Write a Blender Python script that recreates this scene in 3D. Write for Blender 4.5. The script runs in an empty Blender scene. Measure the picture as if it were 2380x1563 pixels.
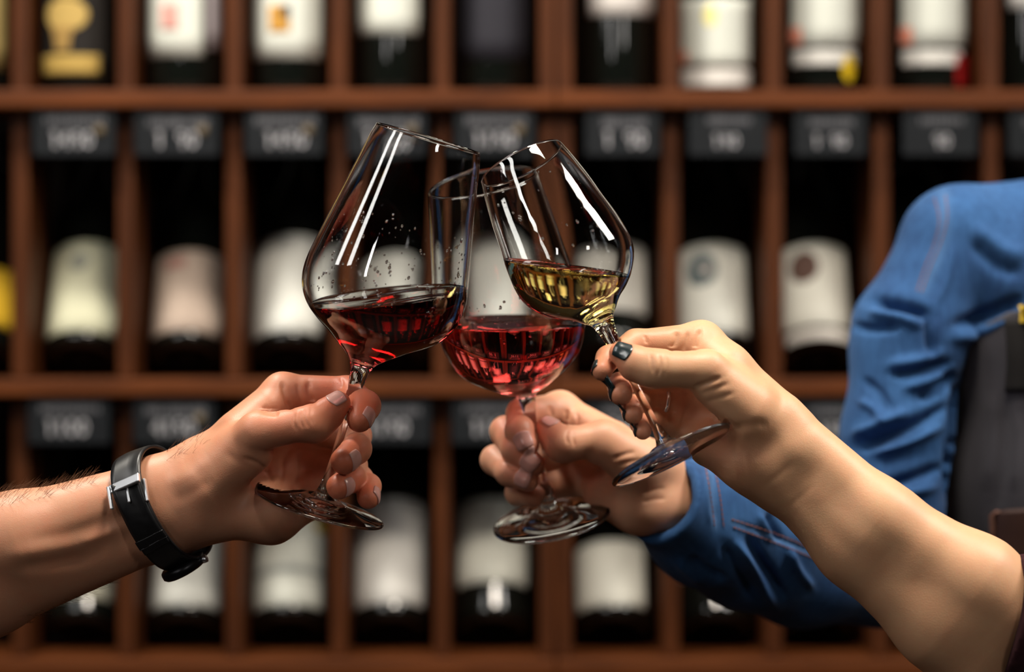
import bpy, bmesh, math, random
import numpy as np
from mathutils import Vector, Matrix

random.seed(7)
RNG = np.random.default_rng(11)
sc = bpy.context.scene
COL = sc.collection

# ------------------------------------------------------------------ camera
CAM_D = 1.6                 # metres from the lens to the clinking glasses
FPX = 6240.0                # focal length in pixels of a 2380 px wide frame
cam_data = bpy.data.cameras.new('camera')
cam = bpy.data.objects.new('camera', cam_data)
COL.objects.link(cam)
cam.location = (0, -CAM_D, 0)
cam.rotation_euler = (math.pi / 2, 0, 0)
cam_data.sensor_width = 36.0
cam_data.lens = FPX / 2380.0 * 36.0
cam_data.clip_start = 0.05
cam_data.dof.use_dof = True
cam_data.dof.focus_distance = CAM_D - 0.012
cam_data.dof.aperture_fstop = 3.7
sc.camera = cam

# ------------------------------------------------------------------ world, lights, exposure
world = bpy.data.worlds.new('world')
sc.world = world
world.use_nodes = True
bg = world.node_tree.nodes['Background']
bg.inputs[0].default_value = (1.0, 0.86, 0.72, 1)
bg.inputs[1].default_value = 0.006


def area_light(name, loc, target, sx, sy, power, color):
    d = bpy.data.lights.new(name, 'AREA')
    d.shape = 'RECTANGLE'
    d.size, d.size_y = sx, sy
    d.energy = power
    d.color = color
    o = bpy.data.objects.new(name, d)
    COL.objects.link(o)
    o.location = loc
    o.rotation_euler = (Vector(target) - Vector(loc)).to_track_quat('-Z', 'Y').to_euler()
    return o


area_light('ceiling_softbox', (0.14, -0.27, 1.10), (0.03, 0.0, 0.0), 0.34, 0.28, 18.0, (1.0, 0.89, 0.76))
area_light('track_lamp', (-0.58, 0.34, 1.15), (0.0, 0.95, -0.05), 0.26, 0.16, 19.5, (1.0, 0.93, 0.82))
area_light('strip_lamp', (-0.90, -0.66, 0.86), (-0.05, 0, 0.08), 0.14, 0.80, 4.0, (1.0, 0.97, 0.93))
area_light('strip_lamp', (-1.04, -0.32, 0.86), (-0.05, 0, 0.08), 0.14, 0.80, 4.0, (1.0, 0.97, 0.93))
area_light('side_softbox', (0.88, -0.06, 0.84), (0.05, 0, 0.05), 0.30, 0.66, 15.0, (1.0, 0.95, 0.88))
area_light('front_lamp', (-0.75, -1.50, 0.50), (0.0, 0.6, 0.1), 0.10, 0.28, 1.8, (1.0, 0.95, 0.92))
area_light('front_lamp', (0.80, -1.35, 0.62), (0.0, 0.3, 0.0), 0.16, 0.26, 2.4, (1.0, 0.94, 0.88))

sc.view_settings.view_transform = 'Standard'
sc.view_settings.look = 'None'
sc.view_settings.gamma = 1.0
sc.view_settings.use_curve_mapping = False
sc.view_settings.exposure = 0.0
try:
    sc.cycles.max_bounces = 16
    sc.cycles.transmission_bounces = 16
    sc.cycles.glossy_bounces = 8
    sc.cycles.diffuse_bounces = 4
    sc.cycles.volume_bounces = 1
    sc.cycles.caustics_refractive = True
    sc.cycles.caustics_reflective = True
    sc.cycles.blur_glossy = 0.6
    sc.cycles.use_denoising = True
    sc.cycles.use_adaptive_sampling = True
    sc.cycles.adaptive_threshold = 0.04
except Exception:
    pass


# ------------------------------------------------------------------ helpers
def P(px, py, Y=0.0):
    """The point at depth Y (m behind the clinking glasses) that stands at this place of the 2380 x 1563 frame."""
    k = (CAM_D + Y) / FPX
    return np.array([(px - 1190.0) * k, Y, (781.5 - py) * k])


def rpx(r, Y=0.0):
    return r * (CAM_D + Y) / FPX


def proj(v):
    d = v[:, 1] + CAM_D
    return 1190.0 + v[:, 0] * FPX / d, 781.5 - v[:, 2] * FPX / d


def tag(o, label=None, cat=None, group=None, kind=None):
    if label: o['label'] = label
    if cat: o['category'] = cat
    if group: o['group'] = group
    if kind: o['kind'] = kind
    return o


def empty(name, loc=(0, 0, 0)):
    o = bpy.data.objects.new(name, None)
    o.empty_display_size = 0.02
    o.location = loc
    COL.objects.link(o)
    return o


def link_mesh(name, me, mat, parent=None, world_space=True, smooth=True):
    o = bpy.data.objects.new(name, me)
    COL.objects.link(o)
    if mat is not None:
        me.materials.append(mat)
    if smooth and len(me.polygons):
        me.polygons.foreach_set('use_smooth', np.ones(len(me.polygons), dtype=bool))
    if parent is not None:
        o.parent = parent
        if world_space:
            o.matrix_parent_inverse = parent_matrix(parent).inverted()
    return o


def parent_matrix(p):
    m = Matrix.LocRotScale(p.location, p.rotation_euler, p.scale)
    if p.parent is not None:
        m = parent_matrix(p.parent) @ p.matrix_parent_inverse @ m
    return m


def mesh_from(name, verts, faces):
    me = bpy.data.meshes.new(name)
    me.from_pydata([tuple(map(float, v)) for v in verts], [], [tuple(map(int, f)) for f in faces])
    me.update()
    return me


def mesh_arrays(name, v, quads):
    """quads only, fast path"""
    me = bpy.data.meshes.new(name)
    n, m = len(v), len(quads)
    me.vertices.add(n)
    me.vertices.foreach_set('co', np.ascontiguousarray(v, dtype=np.float32).ravel())
    me.loops.add(m * 4)
    me.loops.foreach_set('vertex_index', np.ascontiguousarray(quads, dtype=np.int32).ravel())
    me.polygons.add(m)
    me.polygons.foreach_set('loop_start', np.arange(m, dtype=np.int32) * 4)
    me.update(calc_edges=True)
    return me


def bm_box(bm, lo, hi, bevel=0.0):
    vs = [bm.verts.new((x, y, z)) for x in (lo[0], hi[0]) for y in (lo[1], hi[1]) for z in (lo[2], hi[2])]
    idx = [(0, 1, 3, 2), (4, 6, 7, 5), (0, 4, 5, 1), (2, 3, 7, 6), (0, 2, 6, 4), (1, 5, 7, 3)]
    fs = [bm.faces.new([vs[i] for i in f]) for f in idx]
    if bevel > 0:
        es = list({e for f in fs for e in f.edges})
        bmesh.ops.bevel(bm, geom=es, offset=bevel, segments=2, affect='EDGES', profile=0.5)


def box_obj(name, lo, hi, mat, parent=None, bevel=0.0015):
    bm = bmesh.new()
    bm_box(bm, lo, hi, bevel)
    bmesh.ops.recalc_face_normals(bm, faces=bm.faces)
    me = bpy.data.meshes.new(name)
    bm.to_mesh(me)
    bm.free()
    return link_mesh(name, me, mat, parent, smooth=False)


def lathe(profile, seg=64, close_start=False, close_end=False):
    """profile: list of (r, h) -> verts, quad faces around z"""
    vs, fs = [], []
    n = len(profile)
    for r, h in profile:
        for k in range(seg):
            a = 2 * math.pi * k / seg
            vs.append((r * math.cos(a), r * math.sin(a), h))
    for i in range(n - 1):
        for k in range(seg):
            k2 = (k + 1) % seg
            fs.append((i * seg + k, i * seg + k2, (i + 1) * seg + k2, (i + 1) * seg + k))
    if close_start:
        fs.append(tuple(reversed(range(seg))))
    if close_end:
        fs.append(tuple(range((n - 1) * seg, n * seg)))
    return vs, fs


def catmull(pts, n):
    """smooth resample of a polyline of tuples"""
    p = np.array(pts, float)
    q = np.vstack([2 * p[0] - p[1], p, 2 * p[-1] - p[-2]])
    out = []
    for i in range(1, len(q) - 2):
        for t in np.linspace(0, 1, n, endpoint=False):
            a, b, c, d = q[i - 1], q[i], q[i + 1], q[i + 2]
            out.append(0.5 * (2 * b + (c - a) * t + (2 * a - 5 * b + 4 * c - d) * t * t + (3 * b - a - 3 * c + d) * t ** 3))
    out.append(p[-1])
    return np.array(out)


# ------------------------------------------------------------------ materials
def lin(r, g, b):
    f = lambda c: (c / 255 / 12.92) if c / 255 <= 0.04045 else ((c / 255 + 0.055) / 1.055) ** 2.4
    return (f(r), f(g), f(b), 1.0)


def new_mat(name):
    m = bpy.data.materials.new(name)
    m.use_nodes = True
    nt = m.node_tree
    return m, nt, nt.nodes['Principled BSDF']


def simple_mat(name, col, rough=0.5, spec=0.5, metal=0.0, noise=0.0, scale=60.0, coat=0.0, sheen=0.0):
    m, nt, b = new_mat(name)
    b.inputs['Roughness'].default_value = rough
    b.inputs['Specular IOR Level'].default_value = spec
    b.inputs['Metallic'].default_value = metal
    b.inputs['Coat Weight'].default_value = coat
    b.inputs['Sheen Weight'].default_value = sheen
    tc = nt.nodes.new('ShaderNodeTexCoord')
    nz = nt.nodes.new('ShaderNodeTexNoise')
    nz.inputs['Scale'].default_value = scale
    nz.inputs['Detail'].default_value = 4
    mx = nt.nodes.new('ShaderNodeMix')
    mx.data_type = 'RGBA'
    mx.inputs[6].default_value = tuple(c * (1 - noise) for c in col[:3]) + (1,)
    mx.inputs[7].default_value = tuple(min(1, c * (1 + noise)) for c in col[:3]) + (1,)
    nt.links.new(tc.outputs['Object'], nz.inputs['Vector'])
    nt.links.new(nz.outputs['Fac'], mx.inputs[0])
    nt.links.new(mx.outputs[2], b.inputs['Base Color'])
    return m


def wood_mat(name, axis):
    m, nt, b = new_mat(name)
    tc = nt.nodes.new('ShaderNodeTexCoord')
    mp = nt.nodes.new('ShaderNodeMapping')
    mp.inputs['Scale'].default_value = {'x': (3, 40, 40), 'z': (40, 40, 3)}[axis]
    nz = nt.nodes.new('ShaderNodeTexNoise')
    nz.inputs['Scale'].default_value = 3.0
    nz.inputs['Detail'].default_value = 6
    nz.inputs['Distortion'].default_value = 0.6
    cr = nt.nodes.new('ShaderNodeValToRGB')
    cr.color_ramp.elements[0].position = 0.3
    tone = 1.12 if axis == 'x' else 0.74                    # uprights coloured darker than the lit board fronts: shade painted into the wood
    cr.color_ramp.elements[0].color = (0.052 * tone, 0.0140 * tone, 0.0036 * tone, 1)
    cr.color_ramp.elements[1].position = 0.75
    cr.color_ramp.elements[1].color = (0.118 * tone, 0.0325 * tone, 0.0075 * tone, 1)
    bp = nt.nodes.new('ShaderNodeBump')
    bp.inputs['Strength'].default_value = 0.08
    nt.links.new(tc.outputs['Object'], mp.inputs['Vector'])
    nt.links.new(mp.outputs['Vector'], nz.inputs['Vector'])
    nt.links.new(nz.outputs['Fac'], cr.inputs['Fac'])
    nt.links.new(cr.outputs['Color'], b.inputs['Base Color'])
    nt.links.new(nz.outputs['Fac'], bp.inputs['Height'])
    nt.links.new(bp.outputs['Normal'], b.inputs['Normal'])
    b.inputs['Roughness'].default_value = 0.55
    b.inputs['Specular IOR Level'].default_value = 0.14
    return m


def glass_mat():
    m = bpy.data.materials.new('crystal_glass')
    m.use_nodes = True
    nt = m.node_tree
    nt.nodes.remove(nt.nodes['Principled BSDF'])
    g = nt.nodes.new('ShaderNodeBsdfGlass')
    g.inputs['Roughness'].default_value = 0.0
    g.inputs['IOR'].default_value = 1.5
    g.inputs['Color'].default_value = (0.985, 0.99, 0.99, 1)
    nt.links.new(g.outputs['BSDF'], nt.nodes['Material Output'].inputs['Surface'])
    return m


def wine_mat(name, absorb, density):
    m = bpy.data.materials.new(name)
    m.use_nodes = True
    nt = m.node_tree
    nt.nodes.remove(nt.nodes['Principled BSDF'])
    g = nt.nodes.new('ShaderNodeBsdfGlass')
    g.inputs['Roughness'].default_value = 0.0
    g.inputs['IOR'].default_value = 1.34
    v = nt.nodes.new('ShaderNodeVolumeAbsorption')
    v.inputs['Color'].default_value = absorb
    v.inputs['Density'].default_value = density
    nt.links.new(g.outputs['BSDF'], nt.nodes['Material Output'].inputs['Surface'])
    nt.links.new(v.outputs['Volume'], nt.nodes['Material Output'].inputs['Volume'])
    return m


def skin_mat(name, pale, tint):
    m, nt, b = new_mat(name)
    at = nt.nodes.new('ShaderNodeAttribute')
    at.attribute_name = 'tint'
    tc = nt.nodes.new('ShaderNodeTexCoord')
    nz = nt.nodes.new('ShaderNodeTexNoise')
    nz.inputs['Scale'].default_value = 90
    nz.inputs['Detail'].default_value = 5
    ma = nt.nodes.new('ShaderNodeMath')
    ma.operation = 'MULTIPLY_ADD'
    ma.inputs[1].default_value = 0.5
    ma.inputs[2].default_value = -0.25
    ad = nt.nodes.new('ShaderNodeMath')
    ad.operation = 'ADD'
    ad.use_clamp = True
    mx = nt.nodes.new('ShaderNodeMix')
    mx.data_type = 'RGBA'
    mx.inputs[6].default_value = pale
    mx.inputs[7].default_value = tint
    L = nt.links.new
    L(tc.outputs['Object'], nz.inputs['Vector'])
    L(nz.outputs['Fac'], ma.inputs[0])
    L(ma.outputs[0], ad.inputs[0])
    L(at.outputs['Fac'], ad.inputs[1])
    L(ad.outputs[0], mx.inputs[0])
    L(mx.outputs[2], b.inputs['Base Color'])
    b.inputs['Roughness'].default_value = 0.46
    b.inputs['Specular IOR Level'].default_value = 0.42
    b.inputs['Subsurface Weight'].default_value = 0.22
    b.inputs['Subsurface Radius'].default_value = (1.0, 0.33, 0.16)
    b.inputs['Subsurface Scale'].default_value = 0.004
    vo = nt.nodes.new('ShaderNodeTexVoronoi')
    vo.inputs['Scale'].default_value = 1500
    n2 = nt.nodes.new('ShaderNodeTexNoise')
    n2.inputs['Scale'].default_value = 420
    n2.inputs['Detail'].default_value = 3
    a2 = nt.nodes.new('ShaderNodeMath')
    a2.operation = 'ADD'
    bp = nt.nodes.new('ShaderNodeBump')
    bp.inputs['Strength'].default_value = 0.10
    bp.inputs['Distance'].default_value = 0.0006
    L(tc.outputs['Object'], vo.inputs['Vector'])
    L(tc.outputs['Object'], n2.inputs['Vector'])
    L(vo.outputs['Distance'], a2.inputs[0])
    L(n2.outputs['Fac'], a2.inputs[1])
    L(a2.outputs[0], bp.inputs['Height'])
    L(bp.outputs['Normal'], b.inputs['Normal'])
    return m


def denim_mat():
    m, nt, b = new_mat('blue_denim')
    L = nt.links.new
    tc = nt.nodes.new('ShaderNodeTexCoord')
    n1 = nt.nodes.new('ShaderNodeTexNoise')
    n1.inputs['Scale'].default_value = 14
    n1.inputs['Detail'].default_value = 6
    n2 = nt.nodes.new('ShaderNodeTexNoise')
    n2.inputs['Scale'].default_value = 260
    n2.inputs['Detail'].default_value = 3
    mp = nt.nodes.new('ShaderNodeMapping')
    mp.inputs['Scale'].default_value = (1, 1, 0.25)
    ad = nt.nodes.new('ShaderNodeMath')
    ad.operation = 'MULTIPLY_ADD'
    ad.inputs[1].default_value = 0.45
    cr = nt.nodes.new('ShaderNodeValToRGB')
    cr.color_ramp.elements[0].position = 0.42
    cr.color_ramp.elements[0].color = (0.0065, 0.028, 0.095, 1)
    cr.color_ramp.elements[1].position = 0.95
    cr.color_ramp.elements[1].color = (0.030, 0.100, 0.250, 1)
    at = nt.nodes.new('ShaderNodeAttribute')
    at.attribute_name = 'tint'
    mx = nt.nodes.new('ShaderNodeMix')
    mx.data_type = 'RGBA'
    mx.inputs[7].default_value = (0.08, 0.17, 0.33, 1)
    L(tc.outputs['Object'], n1.inputs['Vector'])
    L(tc.outputs['Object'], mp.inputs['Vector'])
    L(mp.outputs['Vector'], n2.inputs['Vector'])
    L(n2.outputs['Fac'], ad.inputs[0])
    L(n1.outputs['Fac'], ad.inputs[2])
    L(ad.outputs[0], cr.inputs['Fac'])
    L(cr.outputs['Color'], mx.inputs[6])
    L(at.outputs['Fac'], mx.inputs[0])
    L(mx.outputs[2], b.inputs['Base Color'])
    wv = nt.nodes.new('ShaderNodeTexWave')
    wv.inputs['Scale'].default_value = 900
    wv.bands_direction = 'DIAGONAL'
    bp = nt.nodes.new('ShaderNodeBump')
    bp.inputs['Strength'].default_value = 0.25
    bp.inputs['Distance'].default_value = 0.0004
    L(tc.outputs['Object'], wv.inputs['Vector'])
    L(wv.outputs['Fac'], bp.inputs['Height'])
    L(bp.outputs['Normal'], b.inputs['Normal'])
    b.inputs['Roughness'].default_value = 0.85
    b.inputs['Specular IOR Level'].default_value = 0.2
    b.inputs['Sheen Weight'].default_value = 0.05
    return m


M = {
    'wood_x': wood_mat('stained_wood_board', 'x'),
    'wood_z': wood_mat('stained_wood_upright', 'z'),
    'back': simple_mat('dark_back_panel', (0.012, 0.007, 0.005), 0.8, 0.2, noise=0.3, scale=20),
    'bottle': simple_mat('black_green_bottle_glass', (0.004, 0.005, 0.004), 0.06, 0.6, noise=0.2),
    'bottle_amber': simple_mat('amber_bottle_glass', (0.03, 0.018, 0.003), 0.06, 0.6, noise=0.2),
    'foil': simple_mat('dark_foil', (0.02, 0.012, 0.012), 0.35, 0.5, metal=0.4),
    'foil_red': simple_mat('red_foil', (0.09, 0.006, 0.006), 0.35, 0.5, metal=0.3),
    'tag': simple_mat('slate_tag', (0.010, 0.0115, 0.0135), 0.6, 0.12, noise=0.25, scale=30),
    'chalk': simple_mat('chalk_lettering', (0.36, 0.355, 0.375), 0.9, 0.1),
    'chalk_dim': simple_mat('faint_lettering', (0.09, 0.09, 0.098), 0.9, 0.1),
    'brass': simple_mat('brass_sticker', (0.085, 0.055, 0.018), 0.5, 0.5),
    'glass': glass_mat(),
    'red': wine_mat('red_wine', (0.72, 0.0, 0.012, 1), 85.0),
    'rose': wine_mat('rose_wine', (0.985, 0.055, 0.02, 1), 30.0),
    'white': wine_mat('white_wine', (0.975, 0.79, 0.01, 1), 24.0),
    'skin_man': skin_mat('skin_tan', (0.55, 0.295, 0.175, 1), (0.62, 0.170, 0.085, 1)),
    'skin_woman': skin_mat('skin_light', (0.64, 0.385, 0.215, 1), (0.61, 0.235, 0.130, 1)),
    'skin_b': skin_mat('skin_fair', (0.63, 0.365, 0.225, 1), (0.63, 0.22, 0.130, 1)),
    'nail': simple_mat('bare_nail', (0.60, 0.32, 0.27), 0.25, 0.5, noise=0.05),
    'polish': simple_mat('dark_green_nail_polish', (0.012, 0.022, 0.024), 0.22, 0.6, coat=0.3),
    'leather': simple_mat('black_leather', (0.008, 0.008, 0.009), 0.38, 0.5, noise=0.5, scale=240),
    'steel': simple_mat('polished_steel', (0.80, 0.82, 0.86), 0.30, 0.5, metal=1.0),
    'stitch_grey': simple_mat('grey_edge', (0.10, 0.10, 0.11), 0.6, 0.3),
    'hair': simple_mat('brown_arm_hair', (0.10, 0.045, 0.018), 0.5, 0.4),
    'denim': denim_mat(),
    'thread': simple_mat('rust_thread', (0.20, 0.085, 0.07), 0.8, 0.2),
    'thread_blue': simple_mat('pale_blue_thread', (0.17, 0.28, 0.44), 0.8, 0.2),
    'apron': simple_mat('grey_apron_cloth', (0.046, 0.044, 0.052), 0.9, 0.15, noise=0.15, scale=40, sheen=0.1),
    'apron_dark': simple_mat('dark_apron_patch', (0.016, 0.015, 0.015), 0.9, 0.15, noise=0.2),
    'brown_leather': simple_mat('brown_leather', (0.045, 0.020, 0.014), 0.5, 0.4, noise=0.3, scale=80),
    'yellow': simple_mat('yellow_print', (0.62, 0.42, 0.03), 0.7, 0.2),
    'maroon': simple_mat('dark_maroon_knit', (0.030, 0.010, 0.012), 0.95, 0.1, noise=0.5, scale=300),
}
PAPER = {}


def paper(col):
    if col not in PAPER:
        PAPER[col] = simple_mat('label_paper_%d' % len(PAPER), lin(*col), 0.75, 0.25, noise=0.06, scale=25)
    return PAPER[col]


# ------------------------------------------------------------------ the room shell
FLOOR_Z, CEIL_Z = -1.25, 1.75
M['plaster'] = simple_mat('dark_plaster', (0.016, 0.012, 0.010), 0.9, 0.2, noise=0.2, scale=6)
M['floorwood'] = simple_mat('dark_floor_boards', (0.02, 0.012, 0.008), 0.6, 0.3, noise=0.3, scale=9)
for nm, lo, hi, mt in (('floor', (-2.6, -3.4, FLOOR_Z - .05), (2.6, 1.4, FLOOR_Z), 'floorwood'),
                       ('ceiling', (-2.6, -3.4, CEIL_Z), (2.6, 1.4, CEIL_Z + .05), 'plaster'),
                       ('wall_back', (-2.6, 1.3, FLOOR_Z), (2.6, 1.4, CEIL_Z), 'plaster'),
                       ('wall_left', (-2.6, -3.4, FLOOR_Z), (-2.5, 1.3, CEIL_Z), 'plaster'),
                       ('wall_right', (2.5, -3.4, FLOOR_Z), (2.6, 1.3, CEIL_Z), 'plaster'),
                       ('wall_front', (-2.5, -3.4, FLOOR_Z), (2.5, -3.3, CEIL_Z), 'plaster')):
    tag(box_obj(nm, lo, hi, M[mt], None, 0.0), kind='structure')

# ------------------------------------------------------------------ the wine rack
Y_SHELF, Y_DIV, Y_BOARD_BACK, Y_BACK = 0.900, 0.926, 1.045, 1.16
SHELF_PX = [(208, 250), (881, 922), (1535, 1577)]          # front edge top / bottom of the three boards in view


def zpx(py, Y): return float(P(0, py, Y)[2])


def xpx(px, Y): return float(P(px, 0, Y)[0])


ROWS = []                                                   # (floor z, ceiling z) of each row of cells
zb = [(zpx(a, Y_SHELF), zpx(b, Y_SHELF)) for a, b in SHELF_PX]
TOP_Z = zb[0][0] + 0.345
BOARDS = [(TOP_Z, TOP_Z - 0.017)] + zb
ROWS = [(BOARDS[i + 1][0], BOARDS[i][1]) for i in range(3)]
DIV_LEFT = [-697, -449, -201, 47, 292, 543, 787, 1027]
DIV_RIGHT = [1560, 1800, 2048, 2304, 2550, 2798, 3046]


def rack(name, label, x0, x1, divs):
    r = tag(empty(name, ((x0 + x1) / 2, Y_BACK, BOARDS[3][1])), label, 'wine rack', 'wine rack bays')
    for zt, zbm in BOARDS:
        box_obj('shelf', (x0, Y_SHELF, zbm), (x1, Y_BOARD_BACK, zt), M['wood_x'], r, 0.002)
    for fl, ce in ROWS:
        for px in divs:
            x = xpx(px, Y_DIV)
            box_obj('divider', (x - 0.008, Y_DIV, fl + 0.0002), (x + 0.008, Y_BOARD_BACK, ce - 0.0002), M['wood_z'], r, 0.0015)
        for xs in (x0, x1 - 0.0155):
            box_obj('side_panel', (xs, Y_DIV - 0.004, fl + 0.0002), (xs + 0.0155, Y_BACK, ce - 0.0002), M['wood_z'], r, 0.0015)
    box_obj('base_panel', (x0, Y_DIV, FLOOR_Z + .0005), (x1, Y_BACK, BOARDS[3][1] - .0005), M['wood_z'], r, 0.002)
    box_obj('back_panel', (x0, Y_BACK, BOARDS[3][1]), (x1, Y_BACK + 0.01, TOP_Z), M['back'], r, 0.0)
    return r


XM = xpx(1292, Y_DIV)
rack('wine_rack', 'dark stained wooden wine rack bay behind the watch-wearing arm', xpx(-945, Y_DIV), XM - 0.0004, DIV_LEFT)
rack('wine_rack', 'dark stained wooden wine rack bay behind the blue denim shirt', XM + 0.0004, xpx(3294, Y_DIV), DIV_RIGHT)

# ---- price tags under the boards
TAGS1 = [(172, 190), (410, 195), (660, 180), (900, 182), (1150, 184), (1447, 172), (1692, 182), (1930, 166), (2185, 172), (2430, 170)]
TAGS2 = [(160, 190), (405, 190), (655, 184), (905, 190), (1145, 190), (1447, 176), (1692, 178), (1932, 176), (2185, 172)]
ORD = ['first', 'second', 'third', 'fourth', 'fifth', 'sixth', 'seventh', 'eighth', 'ninth', 'tenth']


def glyph(kind, x, z, s):
    """outline strokes of one blurred chalk digit: bars and rings"""
    vs, fs = [], []

    def bar(a, b, w):
        a, b = np.array(a), np.array(b)
        d = (b - a) / (np.linalg.norm(b - a) + 1e-9)
        n = np.array([-d[1], d[0]]) * w / 2
        i = len(vs)
        for q in (a - n, a + n, b + n, b - n):
            vs.append((x + q[0] * s, 0, z + q[1] * s))
        fs.append((i, i + 1, i + 2, i + 3))

    def ring(cx, cz, rx, rz, w, a0=0, a1=360):
        n = 12
        for j in range(n):
            t0, t1 = (math.radians(a0 + (a1 - a0) * (j + q) / n) for q in (0, 1))
            i = len(vs)
            for (t, k) in ((t0, 1), (t1, 1), (t1, 1 - w), (t0, 1 - w)):
                vs.append((x + (cx + rx * k * math.cos(t)) * s, 0, z + (cz + rz * k * math.sin(t)) * s))
            fs.append((i, i + 1, i + 2, i + 3))
    if kind == '1':
        bar((0, 0), (0, 1), .17)
        bar((0, 1), (-.2, .8), .14)
    elif kind == '0':
        ring(0, .5, .27, .5, .45)
    elif kind == '9':
        ring(0, .72, .26, .28, .5)
        bar((.22, .72), (.05, 0), .16)
    elif kind == '4':
        bar((.1, 0), (.1, 1), .16)
        bar((.1, 1), (-.28, .35), .14)
        bar((-.28, .35), (.28, .35), .14)
    elif kind == '8':
        ring(0, .74, .22, .26, .5)
        ring(0, .26, .27, .27, .5)
    elif kind == '5':
        bar((-.2, 1), (.24, 1), .15)
        bar((-.2, 1), (-.2, .55), .15)
        ring(0, .3, .26, .3, .45, -140, 120)
    return vs, fs


def strokes_obj(name, text, cx, cz, s, mat, parent, Y, gap=0.66):
    vs, fs = [], []
    x = cx - (len(text) - 1) * gap * s / 2
    for ch in text:
        if ch != ' ':
            v, f = glyph(ch, x, cz, s)
            fs += [tuple(i + len(vs) for i in q) for q in f]
            vs += v
        x += gap * s
    vs2 = [(a, Y - 0.0004, c) for a, b, c in vs] + [(a, Y + 0.0003, c) for a, b, c in vs]
    n = len(vs)
    fs2 = fs + [tuple(i + n for i in reversed(q)) for q in fs]
    for q in fs:
        for i in range(4):
            a, b = q[i], q[(i + 1) % 4]
            fs2.append((b, a, a + n, b + n))
    return link_mesh(name, mesh_from(name, vs2, fs2), mat, parent, smooth=False)


PRICES = ['1490', '1790', '1490', '1100', '1190', '1 90', '190', '1 90', '90', '190']


def price_tags(spec, board, prices, row_word, bottle_word):
    Yt = Y_SHELF + 0.006
    top = BOARDS[board][1] - 0.0015
    for i, (px, w) in enumerate(spec):
        cx = xpx(px, Yt)
        hw = w / 2 * (CAM_D + Yt) / FPX
        h = 0.043
        t = tag(empty('price_tag', (cx, Yt, top)),
                'dark slate price tag, %s from the leftmost one under the %s shelf board' % (ORD[i], row_word) if i else
                'dark slate price tag, leftmost one under the %s shelf board' % row_word,
                'price tag', 'price tags under the shelf boards')
        box_obj('plate', (cx - hw, Yt, top - h), (cx + hw, Yt + 0.003, top), M['tag'], t, 0.0008)
        dim = 1.0 if i < 6 else 0.8
        strokes_obj('price', prices[i % len(prices)], cx + 0.002 * (i % 3 - 1), top - h * 0.82, 0.0155 * dim, M['chalk'], t, Yt)
        # the wine's name: a row of short unreadable marks
        vs, fs = [], []
        n = 11 if i < 5 else 8
        rr = random.Random(i + board * 31)
        for k in range(n):
            x = cx + (k - (n - 1) / 2) * 0.0052 + 0.001
            z = top - 0.008 - (0.004 if i % 2 else 0.002)
            wv = 0.0016 + rr.random() * 0.0009
            hv = 0.0028 + rr.random() * 0.0018
            j = len(vs)
            for (a, b) in ((-1, -1), (1, -1), (1, 1), (-1, 1)):
                vs.append((x + a * wv, Yt - 0.0003, z + b * hv))
            fs.append((j, j + 1, j + 2, j + 3))
        tag(link_mesh('name_lettering', mesh_from('name_lettering', vs, fs), M['chalk_dim'], t, smooth=False), kind='stuff')
        if i in (0, 1, 2, 3, 4) and board == 1 or (board == 2 and i == 1):
            v, f = lathe([(0.0, 0.0), (0.005, 0.0), (0.005, 0.0012), (0.0, 0.0012)], 20)
            s = link_mesh('sticker', mesh_from('sticker', [(a + cx + hw * 0.62, Yt - 0.0013 + c, b + top - h * 0.45) for a, b, c in v], f), M['brass'], t)


price_tags(TAGS1, 1, PRICES, 'upper', 'x')
price_tags(TAGS2, 2, ['1100', '4190', '1490', '1190', '1190', '190', '190', '190', '90'], 'middle', 'x')

# ---- bottles
R_B = 0.0372
BORDEAUX = [(0.0, 0.012), (0.014, 0.008), (0.0245, 0.0006), (0.0285, 0.0), (0.0322, 0.0012), (0.0350, 0.0036), (0.0366, 0.0068), (R_B, 0.0105), (R_B, 0.05), (R_B, 0.12), (R_B, 0.188),
            (0.0360, 0.200), (0.0315, 0.212), (0.0235, 0.223), (0.0168, 0.232), (0.0148, 0.243), (0.0140, 0.262), (0.0137, 0.283),
            (0.0155, 0.2845), (0.0155, 0.292), (0.0140, 0.2945), (0.0, 0.2945)]
BURGUNDY = [(0.0, 0.012), (0.014, 0.008), (0.0250, 0.0006), (0.0292, 0.0), (0.0330, 0.0012), (0.0359, 0.0036), (0.0376, 0.0068), (R_B + .001, 0.0105), (R_B + .001, 0.05), (R_B + .001, 0.11), (R_B + .0005, 0.150),
            (0.0362, 0.165), (0.0330, 0.182), (0.0275, 0.202), (0.0215, 0.222), (0.0172, 0.240), (0.0148, 0.258), (0.0138, 0.283),
            (0.0152, 0.2845), (0.0152, 0.292), (0.0140, 0.2945), (0.0, 0.2945)]
MESHES = {}


def shared_lathe(key, prof, seg=48):
    if key not in MESHES:
        v, f = lathe(prof, seg)
        MESHES[key] = mesh_from(key, v, f)
    return MESHES[key]


def sheet(name, a0, a1, h0, h1, r, mat, parent, n=18, off=0.0004, wf=None):
    """a paper label curved round the bottle; angle 0 faces the front"""
    vs, fs = [], []
    m = 12 if wf else 6
    for j in range(m + 1):
        h = h0 + (h1 - h0) * j / m
        k_ = wf(j / m) if wf else 1.0
        for i in range(n + 1):
            a = math.radians((a0 + a1) / 2 + (a1 - a0) * (i / n - 0.5) * k_)
            for rr in (r + off,):
                vs.append((rr * math.sin(a), -rr * math.cos(a), h))
    for j in range(m):
        for i in range(n):
            q = j * (n + 1) + i
            fs.append((q, q + 1, q + n + 2, q + n + 1))
    me = mesh_from(name, vs, fs)
    o = link_mesh(name, me, mat, parent, world_space=False)
    md = o.modifiers.new('thickness', 'SOLIDIFY')
    md.thickness = 0.00025
    md.offset = 1
    return o


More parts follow.
